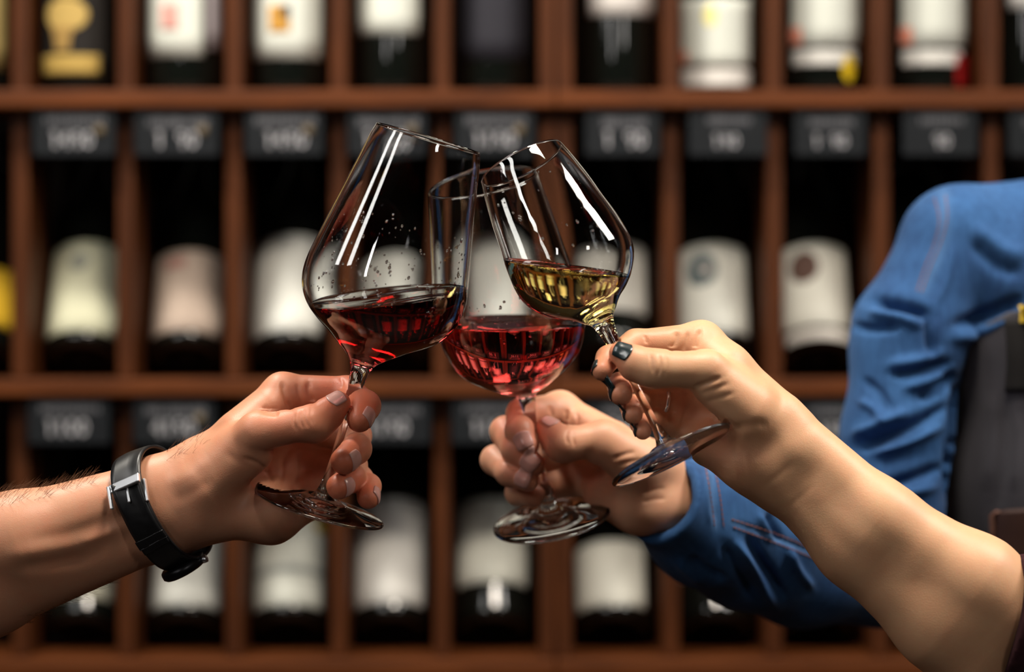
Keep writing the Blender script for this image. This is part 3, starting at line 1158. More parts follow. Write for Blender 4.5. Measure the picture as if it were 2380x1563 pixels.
def nail(fld, parent, tip, dip, n, r, mat, length=1.15, half_w=52, back=0.62, fwd=0.72, lift=0.00025, name='fingernail', rnd=0.5):
    """a curved plate lying on the back of a fingertip. n = direction the nail faces."""
    d = (tip - dip) / np.linalg.norm(tip - dip)
    n = np.array(n, float)
    n = n - d * (n @ d)
    n /= np.linalg.norm(n)
    b = np.cross(d, n)
    NU, NV = 12, 12
    vs, fs = [], []
    for i in range(NV + 1):
        t = i / NV
        for k in range(NU + 1):
            u = -1 + 2 * k / NU
            # outline: rounded at the root and at the free edge
            s0 = -back * r * (1 - 0.28 * u * u)
            s1 = fwd * r * (1 - rnd * 0.42 * u * u)
            s = s0 + (s1 - s0) * t
            w = 1.0 - 0.12 * (1 - t) ** 2
            a = math.radians(half_w) * u * w
            o = tip + d * s
            dirv = n * math.cos(a) + b * math.sin(a)
            lo, hi = 0.0, 2.2 * r
            # outermost crossing of the skin along this direction
            ts = np.linspace(hi, 0, 70)
            val = fld.sample(o[None, :] + dirv[None, :] * ts[:, None])
            ins = np.where(val < 0)[0]
            q = ts[ins[0]] if len(ins) else r * 0.8
            if len(ins) and ins[0] > 0:
                va, vb = val[ins[0] - 1], val[ins[0]]
                q = ts[ins[0] - 1] + (ts[ins[0]] - ts[ins[0] - 1]) * va / (va - vb)
            vs.append(o + dirv * (q + lift))
    V = np.array(vs).reshape(NV + 1, NU + 1, 3)
    for _ in range(2):                                  # relax
        W = V.copy()
        W[1:-1, 1:-1] = 0.4 * V[1:-1, 1:-1] + 0.15 * (V[:-2, 1:-1] + V[2:, 1:-1] + V[1:-1, :-2] + V[1:-1, 2:])
        V = W
    for i in range(NV):
        for k in range(NU):
            q = i * (NU + 1) + k
            fs.append((q, q + 1, q + NU + 2, q + NU + 1))
    me = mesh_from(name, V.reshape(-1, 3), fs)
    o = link_mesh(name, me, mat, parent)
    md = o.modifiers.new('thickness', 'SOLIDIFY')
    md.thickness = 0.0005
    md.offset = 0
    return o


def flush_glow_at(v, spots, base=0.25):
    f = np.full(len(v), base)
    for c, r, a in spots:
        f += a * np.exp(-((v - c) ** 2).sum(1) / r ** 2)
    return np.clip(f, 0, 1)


def carve_glass(fld, G, gap=0.0004):
    """flesh gives way where it presses on the glass"""
    X, Y, Z = fld.grids((slice(None),) * 3)
    a, f = G.axis, G.f
    sa = (X - f[0]) * a[0] + (Y - f[1]) * a[1] + (Z - f[2]) * a[2]
    rho = np.sqrt(np.maximum((X - f[0]) ** 2 + (Y - f[1]) ** 2 + (Z - f[2]) ** 2 - sa ** 2, 0))
    c = np.array(G.carve)
    rad = np.interp(sa, c[:, 0], c[:, 1], left=-1.0, right=-1.0)
    rad = np.where((sa < 0) & (sa > -0.001), c[0, 1], rad)
    fld.d = np.maximum(fld.d, (rad + gap - rho)).astype(np.float32)


VOX = 0.0008


def build_hand(H, base_segs, fingers, thumb, extra, strokes, name, label, mat, group, flush_glow_spots, box_pts, nails, nail_mat, vox=VOX, cut=None, cat='person'):
    pts = []
    for a, b, ra, rb in base_segs + extra + sum(fingers.values(), []) + thumb:
        for p, r in ((a, ra), (b, rb)):
            pts += [p - r, p + r]
    fld = grow_field(pts, vox)
    # the arm and palm
    for s in base_segs:
        fld.add([s], k=0.013)
    for s in extra:
        fld.add([s], k=0.010)
    for nm, segs in fingers.items():
        fld.add(segs, k=0.010, kin=0.0035, root=segs[0][0], reach=0.020, ksmall=0.0009)
    fld.add(thumb, k=0.012, kin=0.005, root=thumb[0][0], reach=0.030, ksmall=0.0009)
    if cut is not None:
        cut(fld)
    v, q = fld.mesh(2)
    v = sculpt(v, q, strokes)
    e = tag(empty(name, tuple(base_segs[0][0])), label, cat, group)
    me = mesh_arrays('body', v, q)
    set_attr(me, 'tint', flush_glow_at(v, flush_glow_spots))
    o = link_mesh('body', me, mat, e)
    for nm, tip, dip, n, r, kw in nails:
        nail(fld, e, tip, dip, n, r, nail_mat, **kw)
    return e, fld, o


def nail_of(segs, n, r_scale=1.0, **kw):
    a, b, ra, rb = segs[-1]
    return ('nail', b, a, n, rb * r_scale, kw)

# ------------------------------------------------------------------ the arm with the watch (left hand, palm to the camera)
H1 = Hand(0.0)
s = H1.seg
arm1 = [s((-330, 1345, -12, 118), (35, 1256, -4, 104)), s((35, 1256, -4, 104), (357, 1139, 12, 67)),
        s((-400, 1500, -2, 128), (-35, 1372, 4, 104)), s((-35, 1372, 4, 104), (385, 1226, 14, 66)),
        s((357, 1139, 12, 67), (455, 1085, 14, 56)), s((385, 1226, 14, 66), (470, 1195, 14, 62)),
        s((370, 1182, 6, 60), (450, 1140, 10, 58))]
palm1 = [s((465, 1088, 14, 56), (655, 914, 27, 43)), s((470, 1130, 24, 52), (690, 988, 46, 42)),
         s((465, 1170, 25, 52), (706, 1072, 50, 40)), s((455, 1205, 20, 52), (702, 1148, 42, 39)),
         s((470, 1196, 4, 55), (630, 1196, 16, 60)), s((630, 1196, 16, 60), (708, 1168, 36, 46)),
         s((480, 1125, -2, 58), (585, 1052, -6, 50)), s((560, 1005, 8, 42), (632, 950, 14, 30))]
F1 = {
    'index': H1.chain((658, 914, 27, 44), (808, 912, 24, 36), (848, 944, 0, 35), (836, 976, -12, 30)),
    'middle': H1.chain((690, 988, 46, 42), (828, 1014, 38, 34), (828, 1044, 10, 34), (800, 1072, -7, 32)),
    'ring': H1.chain((706, 1072, 50, 40), (820, 1082, 42, 32), (817, 1112, 14, 32), (788, 1132, -3, 30)),
    'little': H1.chain((702, 1148, 42, 38), (838, 1112, 38, 27), (856, 1131, 22, 28), (856, 1157, 9, 27)),
}
T1 = H1.chain((505, 1075, 2, 52), (600, 1004, -13, 45), (714, 986, -22, 38), (787, 938, -12, 28)) + [s((738, 994, -19, 36), (766, 968, -15, 32))]
strokes1 = [
    # thumb knuckle wrinkles
    ([(700, 952), (697, 975), (706, 1000)], 4, -0.55), ([(712, 948), (709, 972), (718, 998)], 4, -0.6), ([(724, 944), (722, 966), (728, 990)], 4, -0.4),
    ([(686, 958), (682, 980), (690, 1004)], 4, -0.5),
    # folds of the web between thumb and index finger
    ([(653, 884), (662, 915), (678, 955)], 6, -1.6), ([(716, 884), (718, 915), (734, 940)], 6, -1.5), ([(690, 890), (695, 920), (705, 945)], 4, -0.6),
    ([(606, 948), (626, 956), (650, 962)], 9, -1.4),
    # index tip, finger creases
    ([(790, 876), (796, 892), (792, 905)], 4, -0.5),
    # palm lines
    ([(560, 1062), (610, 1085), (640, 1130)], 6, -1.0), ([(660, 1060), (655, 1110), (640, 1150)], 6, -0.9), ([(690, 1050), (690, 1100), (680, 1150)], 6, -0.8),
    ([(520, 1050), (560, 1075), (600, 1085)], 10, -0.35),
    # wrist tendons and vein
    ([(0, 1300), (100, 1276), (200, 1258), (320, 1212)], 20, 1.2), ([(60, 1262), (180, 1236), (320, 1185)], 20, -0.9),
    ([(30, 1325), (120, 1310), (220, 1290)], 16, -1.1), ([(180, 1262), (235, 1242), (275, 1224)], 12, 0.6),
    ([(380, 1130), (430, 1105), (490, 1065)], 18, 0.6), ([(395, 1165), (440, 1148), (500, 1110)], 16, -0.7),
]
tips1 = [F1[k][-1][1] for k in F1] + [T1[2][1]]
n1 = [nail_of(F1['index'], (0.80, -0.62, 0.0), back=.75, fwd=.55, half_w=48),
      nail_of(F1['middle'], (0.62, -0.80, -0.15), back=.75, fwd=.5, half_w=46),
      nail_of(F1['ring'], (0.62, -0.80, -0.15), back=.75, fwd=.5, half_w=46),
      nail_of(F1['little'], (0.85, -0.55, 0.0), back=.7, fwd=.6, half_w=46),
      ('nail', T1[2][1], T1[2][0], (-0.30, -0.90, 0.42), T1[2][3], dict(back=1.0, fwd=.55, half_w=44))]
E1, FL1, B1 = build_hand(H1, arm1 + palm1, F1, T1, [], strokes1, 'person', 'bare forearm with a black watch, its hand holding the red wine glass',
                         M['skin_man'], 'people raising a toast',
                         [(t, 0.016, 0.65) for t in tips1] + [(F1['index'][0][1], 0.022, 0.35), (P(690, 990, -.02), 0.03, 0.35), (P(740, 890, 0.02), 0.025, 0.35)], None, n1, M['nail'], cut=lambda q: carve_glass(q, G1))  # fingertip flush, plus red light from the wine painted onto thumb and index

# ------------------------------------------------------------------ the bare arm with dark nails (right hand, palm to the camera)
H2 = Hand(-0.037)
s = H2.seg
arm2 = [s((2330, 1420, -10, 112), (2267, 1362, -10, 110)), s((2267, 1362, -10, 110), (2043, 1210, -4, 86)), s((2043, 1210, -4, 86), (1852, 1018, 6, 62)),
        s((2270, 1500, 0, 118), (2193, 1445, -2, 110)), s((2193, 1445, -2, 110), (1986, 1272, 2, 84)), s((1986, 1272, 2, 84), (1790, 1090, 8, 62)),
        s((2270, 1430, 0, 116), (2330, 1760, 20, 125)), s((1830, 1045, 0, 56), (1760, 1000, 4, 56))]
palm2 = [s((1805, 962, 6, 55), (1630, 798, 18, 48)), s((1790, 990, 18, 50), (1612, 870, 32, 42)), s((1775, 1020, 24, 50), (1606, 945, 38, 40)),
         s((1762, 1050, 20, 50), (1606, 1014, 34, 37)), s((1648, 1040, 16, 46), (1740, 1076, 4, 57)), s((1740, 1076, 4, 57), (1800, 1120, 6, 58)),
         s((1738, 962, -8, 58), (1655, 896, -13, 47)), s((1690, 850, 4, 44), (1640, 822, 8, 34))]
F2 = {
    'index': H2.chain((1630, 798, 18, 48), (1478, 801, 13, 34), (1414, 833, -1, 27), (1400, 862, -12, 24)),
    'middle': H2.chain((1612, 870, 32, 42), (1478, 882, 24, 31), (1441, 896, 4, 28), (1443, 916, -11, 27)),
    'ring': H2.chain((1606, 945, 38, 40), (1500, 926, 27, 29), (1468, 946, 5, 25), (1471, 964, -9, 23)),
    'little': H2.chain((1606, 1014, 34, 36), (1520, 975, 25, 24), (1489, 986, 5, 22), (1494, 1003, -7, 20)),
}
T2 = H2.chain((1735, 935, -4, 55), (1642, 862, -14, 46), (1535, 857, -20, 41), (1443, 822, -14, 28)) + [s((1506, 862, -18, 38), (1474, 852, -17, 36))]
strokes2 = [
    ([(1512, 822), (1514, 845), (1518, 872)], 4, -0.5), ([(1532, 820), (1534, 850), (1528, 880)], 4, -0.6), ([(1548, 824), (1550, 850), (1543, 882)], 4, -0.4),
    ([(1574, 768), (1568, 795), (1556, 818)], 6, -1.4), ([(1600, 770), (1592, 795), (1586, 818)], 5, -0.8), ([(1628, 764), (1618, 790), (1614, 816)], 6, -1.2),
    ([(1497, 778), (1502, 792), (1500, 808)], 4, -0.7),
    ([(1606, 905), (1640, 892), (1680, 876)], 6, -1.4), ([(1625, 918), (1660, 905), (1700, 890)], 6, -0.6), ([(1640, 935), (1675, 925), (1710, 912)], 6, -0.5),
    ([(1600, 930), (1590, 970), (1575, 1010)], 5, -0.9), ([(1570, 940), (1560, 965), (1545, 985)], 5, -0.8),
    ([(1700, 1000), (1740, 990), (1790, 985)], 12, -0.9), ([(1640, 965), (1690, 985), (1730, 1020)], 10, -1.0),
    ([(1760, 1138), (1800, 1112), (1850, 1070)], 9, -0.25), ([(1812, 1192), (1850, 1165), (1900, 1120)], 8, -0.2),
    ([(1840, 1080), (1920, 1170), (2060, 1300)], 30, 0.7), ([(1810, 1110), (1890, 1200), (2020, 1330)], 26, -0.5),
]
tips2 = [F2[k][-1][1] for k in F2] + [T2[2][1]]
n2 = [nail_of(F2['index'], (-0.92, -0.36, 0.1), back=.55, fwd=.6, half_w=44, lift=.0004),
      nail_of(F2['middle'], (-0.92, -0.36, 0.1), back=.55, fwd=.6, half_w=44, lift=.0004),
      nail_of(F2['ring'], (-0.92, -0.36, 0.1), back=.55, fwd=.6, half_w=44, lift=.0004),
      nail_of(F2['little'], (-0.92, -0.36, 0.1), back=.55, fwd=.6, half_w=44, lift=.0004),
      ('nail', T2[2][1], T2[2][0], (0.10, -0.95, 0.28), T2[2][3], dict(back=1.05, fwd=.55, half_w=42, lift=.0004, rnd=.4))]
E2, FL2, B2 = build_hand(H2, arm2 + palm2, F2, T2, [], strokes2, 'person', 'bare arm with dark nail polish and maroon sleeve, holding the white wine glass',
                         M['skin_woman'], 'people raising a toast',
                         [(t, 0.014, 0.65) for t in tips2] + [(F2['index'][0][1], 0.02, 0.3), (P(1600, 930, -0.02), 0.03, 0.35), (P(1690, 1053, -0.04), 0.02, 0.4)], None, n2, M['polish'], cut=lambda q: carve_glass(q, G2))

# ------------------------------------------------------------------ the denim-sleeved hand (right hand, fingers wrapped round the stem)
H3 = Hand(0.103)
s = H3.seg
arm3 = [s((1520, 1088, 14, 52), (1610, 1155, 34, 56)), s((1500, 1160, 16, 54), (1600, 1195, 34, 58)), s((1610, 1155, 34, 56), (1800, 1245, 95, 62)),
        s((1600, 1195, 34, 58), (1780, 1290, 95, 62))]
palm3 = [s((1520, 1088, 14, 50), (1302, 955, 34, 42)), s((1512, 1108, 24, 50), (1335, 1010, 42, 42)), s((1508, 1128, 25, 50), (1350, 1064, 46, 40)),
         s((1500, 1150, 20, 48), (1355, 1112, 42, 38)), s((1400, 1158, 22, 42), (1485, 1178, 10, 54)), s((1485, 1178, 10, 54), (1540, 1180, 16, 54)),
         s((1480, 1082, -4, 55), (1405, 1040, -9, 46)), s((1420, 1020, 8, 40), (1360, 990, 14, 32))]
F3 = {
    'index': H3.chain((1302, 955, 34, 42), (1212, 962, 7, 34), (1207, 1002, -10, 32), (1222, 1034, -14, 27)),
    'middle': H3.chain((1335, 1010, 42, 42), (1174, 1003, 14, 34), (1198, 1046, -8, 32), (1238, 1080, -12, 29)),
    'ring': H3.chain((1350, 1064, 46, 40), (1152, 1070, 14, 34), (1184, 1100, -5, 30), (1226, 1118, -11, 26)),
    'little': H3.chain((1355, 1112, 42, 38), (1204, 1146, 15, 29), (1238, 1150, 8, 26), (1268, 1140, 11, 20)),
}
T3 = H3.chain((1482, 1072, 0, 54), (1404, 1022, -9, 43), (1316, 1032, -14, 39), (1270, 990, -7, 22)) + [s((1302, 1034, -13, 38), (1280, 1012, -9, 29))]
strokes3 = [
    ([(1322, 998), (1316, 1015), (1322, 1035)], 4, -0.6), ([(1336, 1000), (1332, 1018), (1336, 1040)], 4, -0.5),
    ([(1276, 940), (1282, 962), (1274, 985)], 6, -1.2), ([(1318, 950), (1316, 970), (1312, 992)], 6, -1.2), ([(1340, 958), (1342, 975), (1345, 990)], 5, -0.7),
    ([(1418, 1070), (1450, 1058), (1480, 1050)], 6, -0.8), ([(1430, 1085), (1462, 1075), (1500, 1070)], 6, -0.7),
    ([(1380, 1080), (1400, 1100), (1420, 1120)], 8, -1.0),
    ([(1490, 1150), (1520, 1140), (1550, 1135)], 5, -0.5), ([(1490, 1170), (1520, 1162), (1550, 1160)], 5, -0.5),
]
tips3 = [F3[k][-1][1] for k in F3] + [T3[2][1]]
n3 = [nail_of(F3['index'], (-0.12, -0.98, 0.1), back=.85, fwd=.65, half_w=50),
      nail_of(F3['middle'], (-0.05, -0.98, 0.1), back=.85, fwd=.65, half_w=50),
      nail_of(F3['ring'], (0.0, -0.99, 0.05), back=.85, fwd=.65, half_w=50),
      nail_of(F3['little'], (-0.3, 0.5, 0.4), back=.7, fwd=.6, half_w=46),
      ('nail', T3[2][1], T3[2][0], (0.55, -0.75, 0.35), T3[2][3], dict(back=1.1, fwd=.6, half_w=46))]
E3, FL3, B3 = build_hand(H3, arm3 + palm3, F3, T3, [], strokes3, 'person', 'person in blue denim shirt and grey apron holding the rose wine glass',
                         M['skin_b'], 'people raising a toast',
                         [(t, 0.016, 0.35) for t in tips3] + [(F3['index'][0][1], 0.02, 0.35), (P(1310, 1030, 0.1), 0.02, 0.25)], None, n3, M['nail'], cut=lambda q: carve_glass(q, G3))

# ------------------------------------------------------------------ clothes of the denim-sleeved person
def march(fld, px, py, y_from, y_to, n=400):
    """where the line of sight through this frame point meets the field"""
    ys = np.linspace(y_from, y_to, n)
    k = (CAM_D + ys) / FPX
    p = np.stack([(px - 1190.0) * k, ys, (781.5 - py) * k], 1)
    ok = np.all((p > fld.lo + fld.h) & (p < fld.lo + fld.h * (fld.n - 2)), 1)
    val = np.where(ok, fld.sample(np.clip(p, fld.lo, fld.lo + fld.h * (fld.n - 1.01))), 1)
    i = np.where(val < 0)[0]
    if not len(i) or i[0] == 0:
        return None
    a, b = val[i[0] - 1], val[i[0]]
    return p[i[0] - 1] + (p[i[0]] - p[i[0] - 1]) * a / (a - b)


HB = Hand(0.0)
s = HB.seg
FS = Field(P(1400, 1800, 0.36) + np.array([0, -0.36, 0]), P(2750, 330, 0.45) + np.array([0.02, 0.06, 0.02]), 0.0018)
torso = [s((2225, 560, 322, 126), (2420, 525, 345, 112)), s((2330, 655, 322, 146), (2430, 800, 340, 208)), s((2415, 820, 340, 212), (2440, 1120, 345, 222)),
         s((2440, 1120, 345, 222), (2460, 1560, 350, 232))]
for q in torso:
    FS.add([q], k=0.02)
FT = FS.d.copy()
sleeve = HB.chain((2225, 562, 320, 126), (2112, 780, 308, 131), (2086, 1000, 300, 124), (2050, 1320, 285, 136))
fore = HB.chain((2050, 1320, 285, 136), (1870, 1312, 228, 142), (1745, 1264, 190, 150), (1645, 1214, 154, 146), (1540, 1164, 116, 94), (1470, 1128, 98, 78))
FS.add(sleeve, k=0.016, kin=0.012, root=sleeve[0][0], reach=0.05, ksmall=0.004)
FS.add(fore, k=0.012, kin=0.014, root=sleeve[-1][1], reach=0.05, ksmall=0.003)
# cuff: open end with the wrist inside
X, Y, Z = FS.grids((slice(None),) * 3)
cd = P(1640, 1228, 0.152) - P(1530, 1160, 0.114)
cd /= np.linalg.norm(cd)
cc = P(1541, 1158, 0.116)
along = (X - cc[0]) * cd[0] + (Y - cc[1]) * cd[1] + (Z - cc[2]) * cd[2]
near = (X < P(1720, 0, .18)[0])
plane = np.where(near, -along, -1.0).astype(np.float32)
inner = cone_d(X, Y, Z, P(1470, 1118, 0.094), P(1640, 1226, 0.152), rpx(70, .1), rpx(100, .15)).astype(np.float32)
wedge = np.where(near, np.maximum(-inner, -(0.055 - along)), -1.0)
FS.d = np.where(near, -smin(-FS.d, -plane, 0.003), FS.d).astype(np.float32)
FS.d = np.where(near & (along < 0.05), -smin(-FS.d, inner, 0.002), FS.d).astype(np.float32)
sv, sq = FS.mesh(2)
folds = [
    ([(2020, 700), (2090, 712), (2170, 738)], 13, -7), ([(2010, 725), (2090, 738), (2150, 760)], 11, 3), ([(1975, 757), (2030, 765), (2095, 758)], 10, -4),
    ([(2205, 760), (2290, 735), (2385, 695)], 14, -5), ([(2205, 790), (2290, 770), (2375, 730)], 13, 4),
    ([(2065, 872), (2140, 862), (2215, 842)], 10, -5), ([(2060, 850), (2130, 838), (2200, 815)], 12, 3),
    ([(2130, 930), (2180, 900), (2230, 868)], 14, -7), ([(2100, 905), (2160, 885), (2200, 868)], 9, 3),
    ([(1985, 1042), (2060, 1015), (2130, 985), (2205, 940)], 12, -6), ([(1975, 1015), (2050, 985), (2120, 955)], 13, 4), ([(2020, 1060), (2110, 1030), (2195, 985)], 12, 4),
    ([(2060, 1128), (2120, 1112), (2190, 1085)], 12, -5), ([(2040, 1150), (2120, 1145), (2180, 1130)], 12, 3),
    ([(2155, 733), (2160, 785), (2170, 835)], 10, -5), ([(2000, 880), (2040, 910), (2075, 960)], 10, -3), ([(1990, 930), (2030, 950), (2060, 990)], 10, 2.5),
    ([(2215, 560), (2205, 640), (2170, 720)], 9, 1.5), ([(2255, 520), (2330, 580), (2400, 600)], 18, 2.5), ([(2250, 560), (2320, 620), (2385, 640)], 16, -2.5),
    ([(2228, 880), (2218, 960), (2208, 1060), (2200, 1160)], 10, -8),
    ([(1705, 1252), (1750, 1320), (1805, 1415)], 11, 4), ([(1735, 1240), (1775, 1310), (1830, 1400)], 11, -4), ([(1680, 1265), (1715, 1330), (1760, 1395)], 11, -3.5),
    ([(1783, 1190), (1800, 1225), (1820, 1262)], 8, -3), ([(1760, 1190), (1778, 1228), (1795, 1262)], 8, 2), ([(1830, 1270), (1850, 1320), (1890, 1370)], 9, 3),
    ([(1570, 1300), (1600, 1330), (1640, 1360)], 10, 2), ([(1600, 1290), (1640, 1325), (1690, 1350)], 10, -3),
    ([(1655, 1085), (1660, 1150), (1668, 1230)], 5, -1.0), ([(1705, 1212), (1800, 1248), (1900, 1288)], 5, -1.0),
    ([(1640, 1095), (1645, 1150), (1652, 1225)], 6, 0.8), ([(1588, 1090), (1590, 1140), (1570, 1205)], 5, -0.7),
]
sv = sculpt(sv, sq, [(p_, w_, d_ * 1.5) for p_, w_, d_ in folds])
# loose cloth is never quite smooth
nn = vnormals(sv, sq)
w = sv * np.array([26.0, 26.0, 34.0])
rip = np.sin(w[:, 0] * 1.7 + 2.1 * np.sin(w[:, 2] * 1.1)) * np.sin(w[:, 2] * 1.9 + 1.4 * np.sin(w[:, 0] * 0.9 + w[:, 1]))
sv = sv + nn * (rip * 0.0011)[:, None]
me = mesh_arrays('denim_shirt', sv, sq)
spx, spy = proj(sv)
fade = np.zeros(len(sv))
for pts, wd in (([(1570, 1085), (1572, 1140), (1556, 1205)], 10), ([(1650, 1090), (1655, 1150), (1662, 1225)], 9), ([(1705, 1214), (1800, 1250), (1900, 1290)], 9), ([(2195, 455), (2190, 560), (2145, 670)], 14)):
    pts = catmull(pts, 10)
    dd = np.min(np.hypot(spx[:, None] - pts[None, :, 0], spy[:, None] - pts[None, :, 1]), 1) if len(sv) < 60000 else np.min([np.hypot(spx - a, spy - b_) for a, b_ in pts], 0)
    fade += 0.45 * np.exp(-(dd / wd) ** 2)
set_attr(me, 'tint', np.clip(fade, 0, .6))
shirt = link_mesh('denim_shirt', me, M['denim'], E3)


def stitches(name, lines, fld, mat, parent, y0, y1, step=13, length=8, r=0.00045):
    vs, fs = [], []
    for line in lines:
        pts = catmull(line, 20)
        L = np.r_[0, np.cumsum(np.linalg.norm(np.diff(pts, axis=0), axis=1))]
        for t in np.arange(0, L[-1], step):
            e = []
            for u in (t, min(t + length, L[-1])):
                q = march(fld, np.interp(u, L, pts[:, 0]), np.interp(u, L, pts[:, 1]), y0, y1, 300)
                if q is not None:
                    e.append(q)
            if len(e) < 2 or np.linalg.norm(e[0] - e[1]) > 0.02:
                continue
            a, b_ = e
            n = fld.grad((a + b_)[None] / 2)[0]
            d = (b_ - a) / (np.linalg.norm(b_ - a) + 1e-9)
            sd = np.cross(d, n)
            i = len(vs)
            for p in (a, b_):
                for (x, y) in ((-1, 0), (-.6, 1), (.6, 1), (1, 0)):
                    vs.append(p + sd * x * r + n * (y * r * 1.2 + 0.0006))
            fs += [(i, i + 1, i + 5, i + 4), (i + 1, i + 2, i + 6, i + 5), (i + 2, i + 3, i + 7, i + 6), (i, i + 3, i + 2, i + 1), (i + 4, i + 5, i + 6, i + 7), (i, i + 4, i + 7, i + 3)]
    o = link_mesh(name, mesh_from(name, vs, fs), mat, parent, smooth=False)
    return tag(o, kind='stuff')


# make the stitches follow the folded cloth: look them up on the mesh itself
class MeshFront:
    """nearest front layer of a mesh along the line of sight"""

    def __init__(self, obj):
        from mathutils.bvhtree import BVHTree
        me = obj.data
        vv = np.empty(len(me.vertices) * 3, np.float32)
        me.vertices.foreach_get('co', vv)
        self.b = BVHTree.FromPolygons([tuple(q) for q in vv.reshape(-1, 3).tolist()], [tuple(p.vertices) for p in me.polygons])

    def hit(self, px, py):
        o = Vector((0, -CAM_D, 0))
        d = Vector(P(px, py, 0.0)) - o
        loc, nrm, i, dist = self.b.ray_cast(o, d.normalized())
        return (None, None) if loc is None else (np.array(loc), np.array(nrm))


def stitches_on(name, lines, surf, mat, parent, step=13, length=8, r=0.0004, lift=0.0002):
    vs, fs = [], []
    for line in lines:
        pts = catmull(line, 20)
        L = np.r_[0, np.cumsum(np.linalg.norm(np.diff(pts, axis=0), axis=1))]
        for t in np.arange(0, L[-1], step):
            e, ns = [], []
            for u in (t, min(t + length, L[-1])):
                q, n = surf.hit(np.interp(u, L, pts[:, 0]), np.interp(u, L, pts[:, 1]))
                if q is not None:
                    e.append(q)
                    ns.append(n if n[1] < 0 else -n)
            if len(e) < 2 or not (1e-4 < np.linalg.norm(e[0] - e[1]) < 0.012):
                continue
            a, b_ = e
            n = ns[0]
            d = (b_ - a) / (np.linalg.norm(b_ - a) + 1e-9)
            sd = np.cross(d, n)
            i = len(vs)
            for p in (a, b_):
                for (x, y) in ((-1, 0), (-.6, 1), (.6, 1), (1, 0)):
                    vs.append(p + sd * x * r + n * (y * r * 1.2 + lift))
            fs += [(i, i + 1, i + 5, i + 4), (i + 1, i + 2, i + 6, i + 5), (i + 2, i + 3, i + 7, i + 6), (i, i + 3, i + 2, i + 1), (i + 4, i + 5, i + 6, i + 7), (i, i + 4, i + 7, i + 3)]
    o = link_mesh(name, mesh_from(name, vs, fs), mat, parent, smooth=False)
    return tag(o, kind='stuff')


SF = MeshFront(shirt)
stitches_on('shoulder_seam_stitching', [[(2172, 462), (2183, 510), (2172, 565), (2150, 620), (2130, 680)], [(2198, 456), (2202, 505), (2188, 562), (2165, 616), (2142, 680)]], SF, M['thread'], shirt, 12, 9)
stitches_on('sleeve_seam_stitching', [[(1640, 1088), (1650, 1150), (1660, 1222)], [(1660, 1084), (1672, 1150), (1682, 1226)], [(1700, 1208), (1800, 1240), (1900, 1282)], [(1704, 1226), (1800, 1262), (1900, 1302)]], SF, M['thread'], shirt, 11, 8)
stitches_on('cuff_stitching', [[(1574, 1090), (1574, 1140), (1560, 1200)], [(1584, 1090), (1585, 1140), (1572, 1200)]], SF, M['thread_blue'], shirt, 9, 6, r=0.0006)

# apron: a panel over the chest
FS.d = (FT - 0.0045).astype(np.float32)
bx = np.array([2216, 2216, 2216, 2227, 2251, 2292, 2345, 2400, 2440])
by = np.array([1700, 1146, 1046, 987, 910, 828, 752, 722, 715])
bz = np.array([P(0, q, 0.20)[2] for q in by])
bX = np.array([P(q, 0, 0.20)[0] for q in bx])
edge = np.interp(FS.ax[2], bz, bX)
reg = (edge[None, None, :] - X) * 0.8
top = Z - P(0, 716, 0.2)[2]
back = Y - 0.335
FS.d = np.maximum(np.maximum(FS.d, reg), np.maximum(top, back)).astype(np.float32)
av, aq = FS.mesh(2)
av = sculpt(av, aq, [([(2300, 900), (2310, 1000), (2290, 1150)], 16, 2.5), ([(2340, 900), (2335, 1010), (2320, 1140), (2300, 1240)], 16, -2.5), ([(2370, 950), (2365, 1050), (2350, 1150)], 14, 2.0)])
apron = link_mesh('apron', mesh_arrays('apron', av, aq), M['apron'], E3)
AF = MeshFront(apron)


def draped(name, outline_fn, surf, mat, parent, nu=14, nv=14, lift=0.001, thick=0.0015):
    """a sheet lying on a surface: outline_fn(u, v) -> frame px"""
    vs, fs = [], []
    for i in range(nv + 1):
        for k in range(nu + 1):
            x, y = outline_fn(k / nu, i / nv)
            q, n = surf.hit(x, y)
            if q is None:
                q, n = (vs[-1][0], vs[-1][1]) if vs else (P(x, y, 0.2), np.array([0, -1, 0]))
            vs.append((q, n if n[1] < 0 else -n))
    pts = [q + n * lift for q, n in vs]
    for i in range(nv):
        for k in range(nu):
            j = i * (nu + 1) + k
            fs.append((j, j + nu + 1, j + nu + 2, j + 1))
    o = link_mesh(name, mesh_from(name, pts, fs), mat, parent)
    md = o.modifiers.new('thickness', 'SOLIDIFY')
    md.thickness = thick
    md.offset = 1
    return o


draped('apron_patch', lambda u, v: (2336 + 6 * math.sin(v * 3) + u * 120, 745 + v * 165), AF, M['apron_dark'], apron)
draped('apron_emblem', lambda u, v: (2372 + u * 60, 716 + v * 36), AF, M['yellow'], apron, lift=0.003)
flap = draped('leather_flap', lambda u, v: (2330 + u * 130 - 8 * v, 1184 + v * 110 - 5 * math.sin(u * 2) + 10 * (1 - min(1, u * 8)) ** 2 * (1 - v)), AF, M['brown_leather'], apron, lift=0.004, thick=0.005)
draped('flap_edge', lambda u, v: (2322 + 7 * u - 8 * v + 10 * max(0, 0.12 - v) / .12, 1186 + v * 106), AF, simple_mat('tan_leather_edge', (0.16, 0.075, 0.05), 0.55, 0.4, noise=0.2), flap, nu=2, nv=20, lift=0.006, thick=0.004)

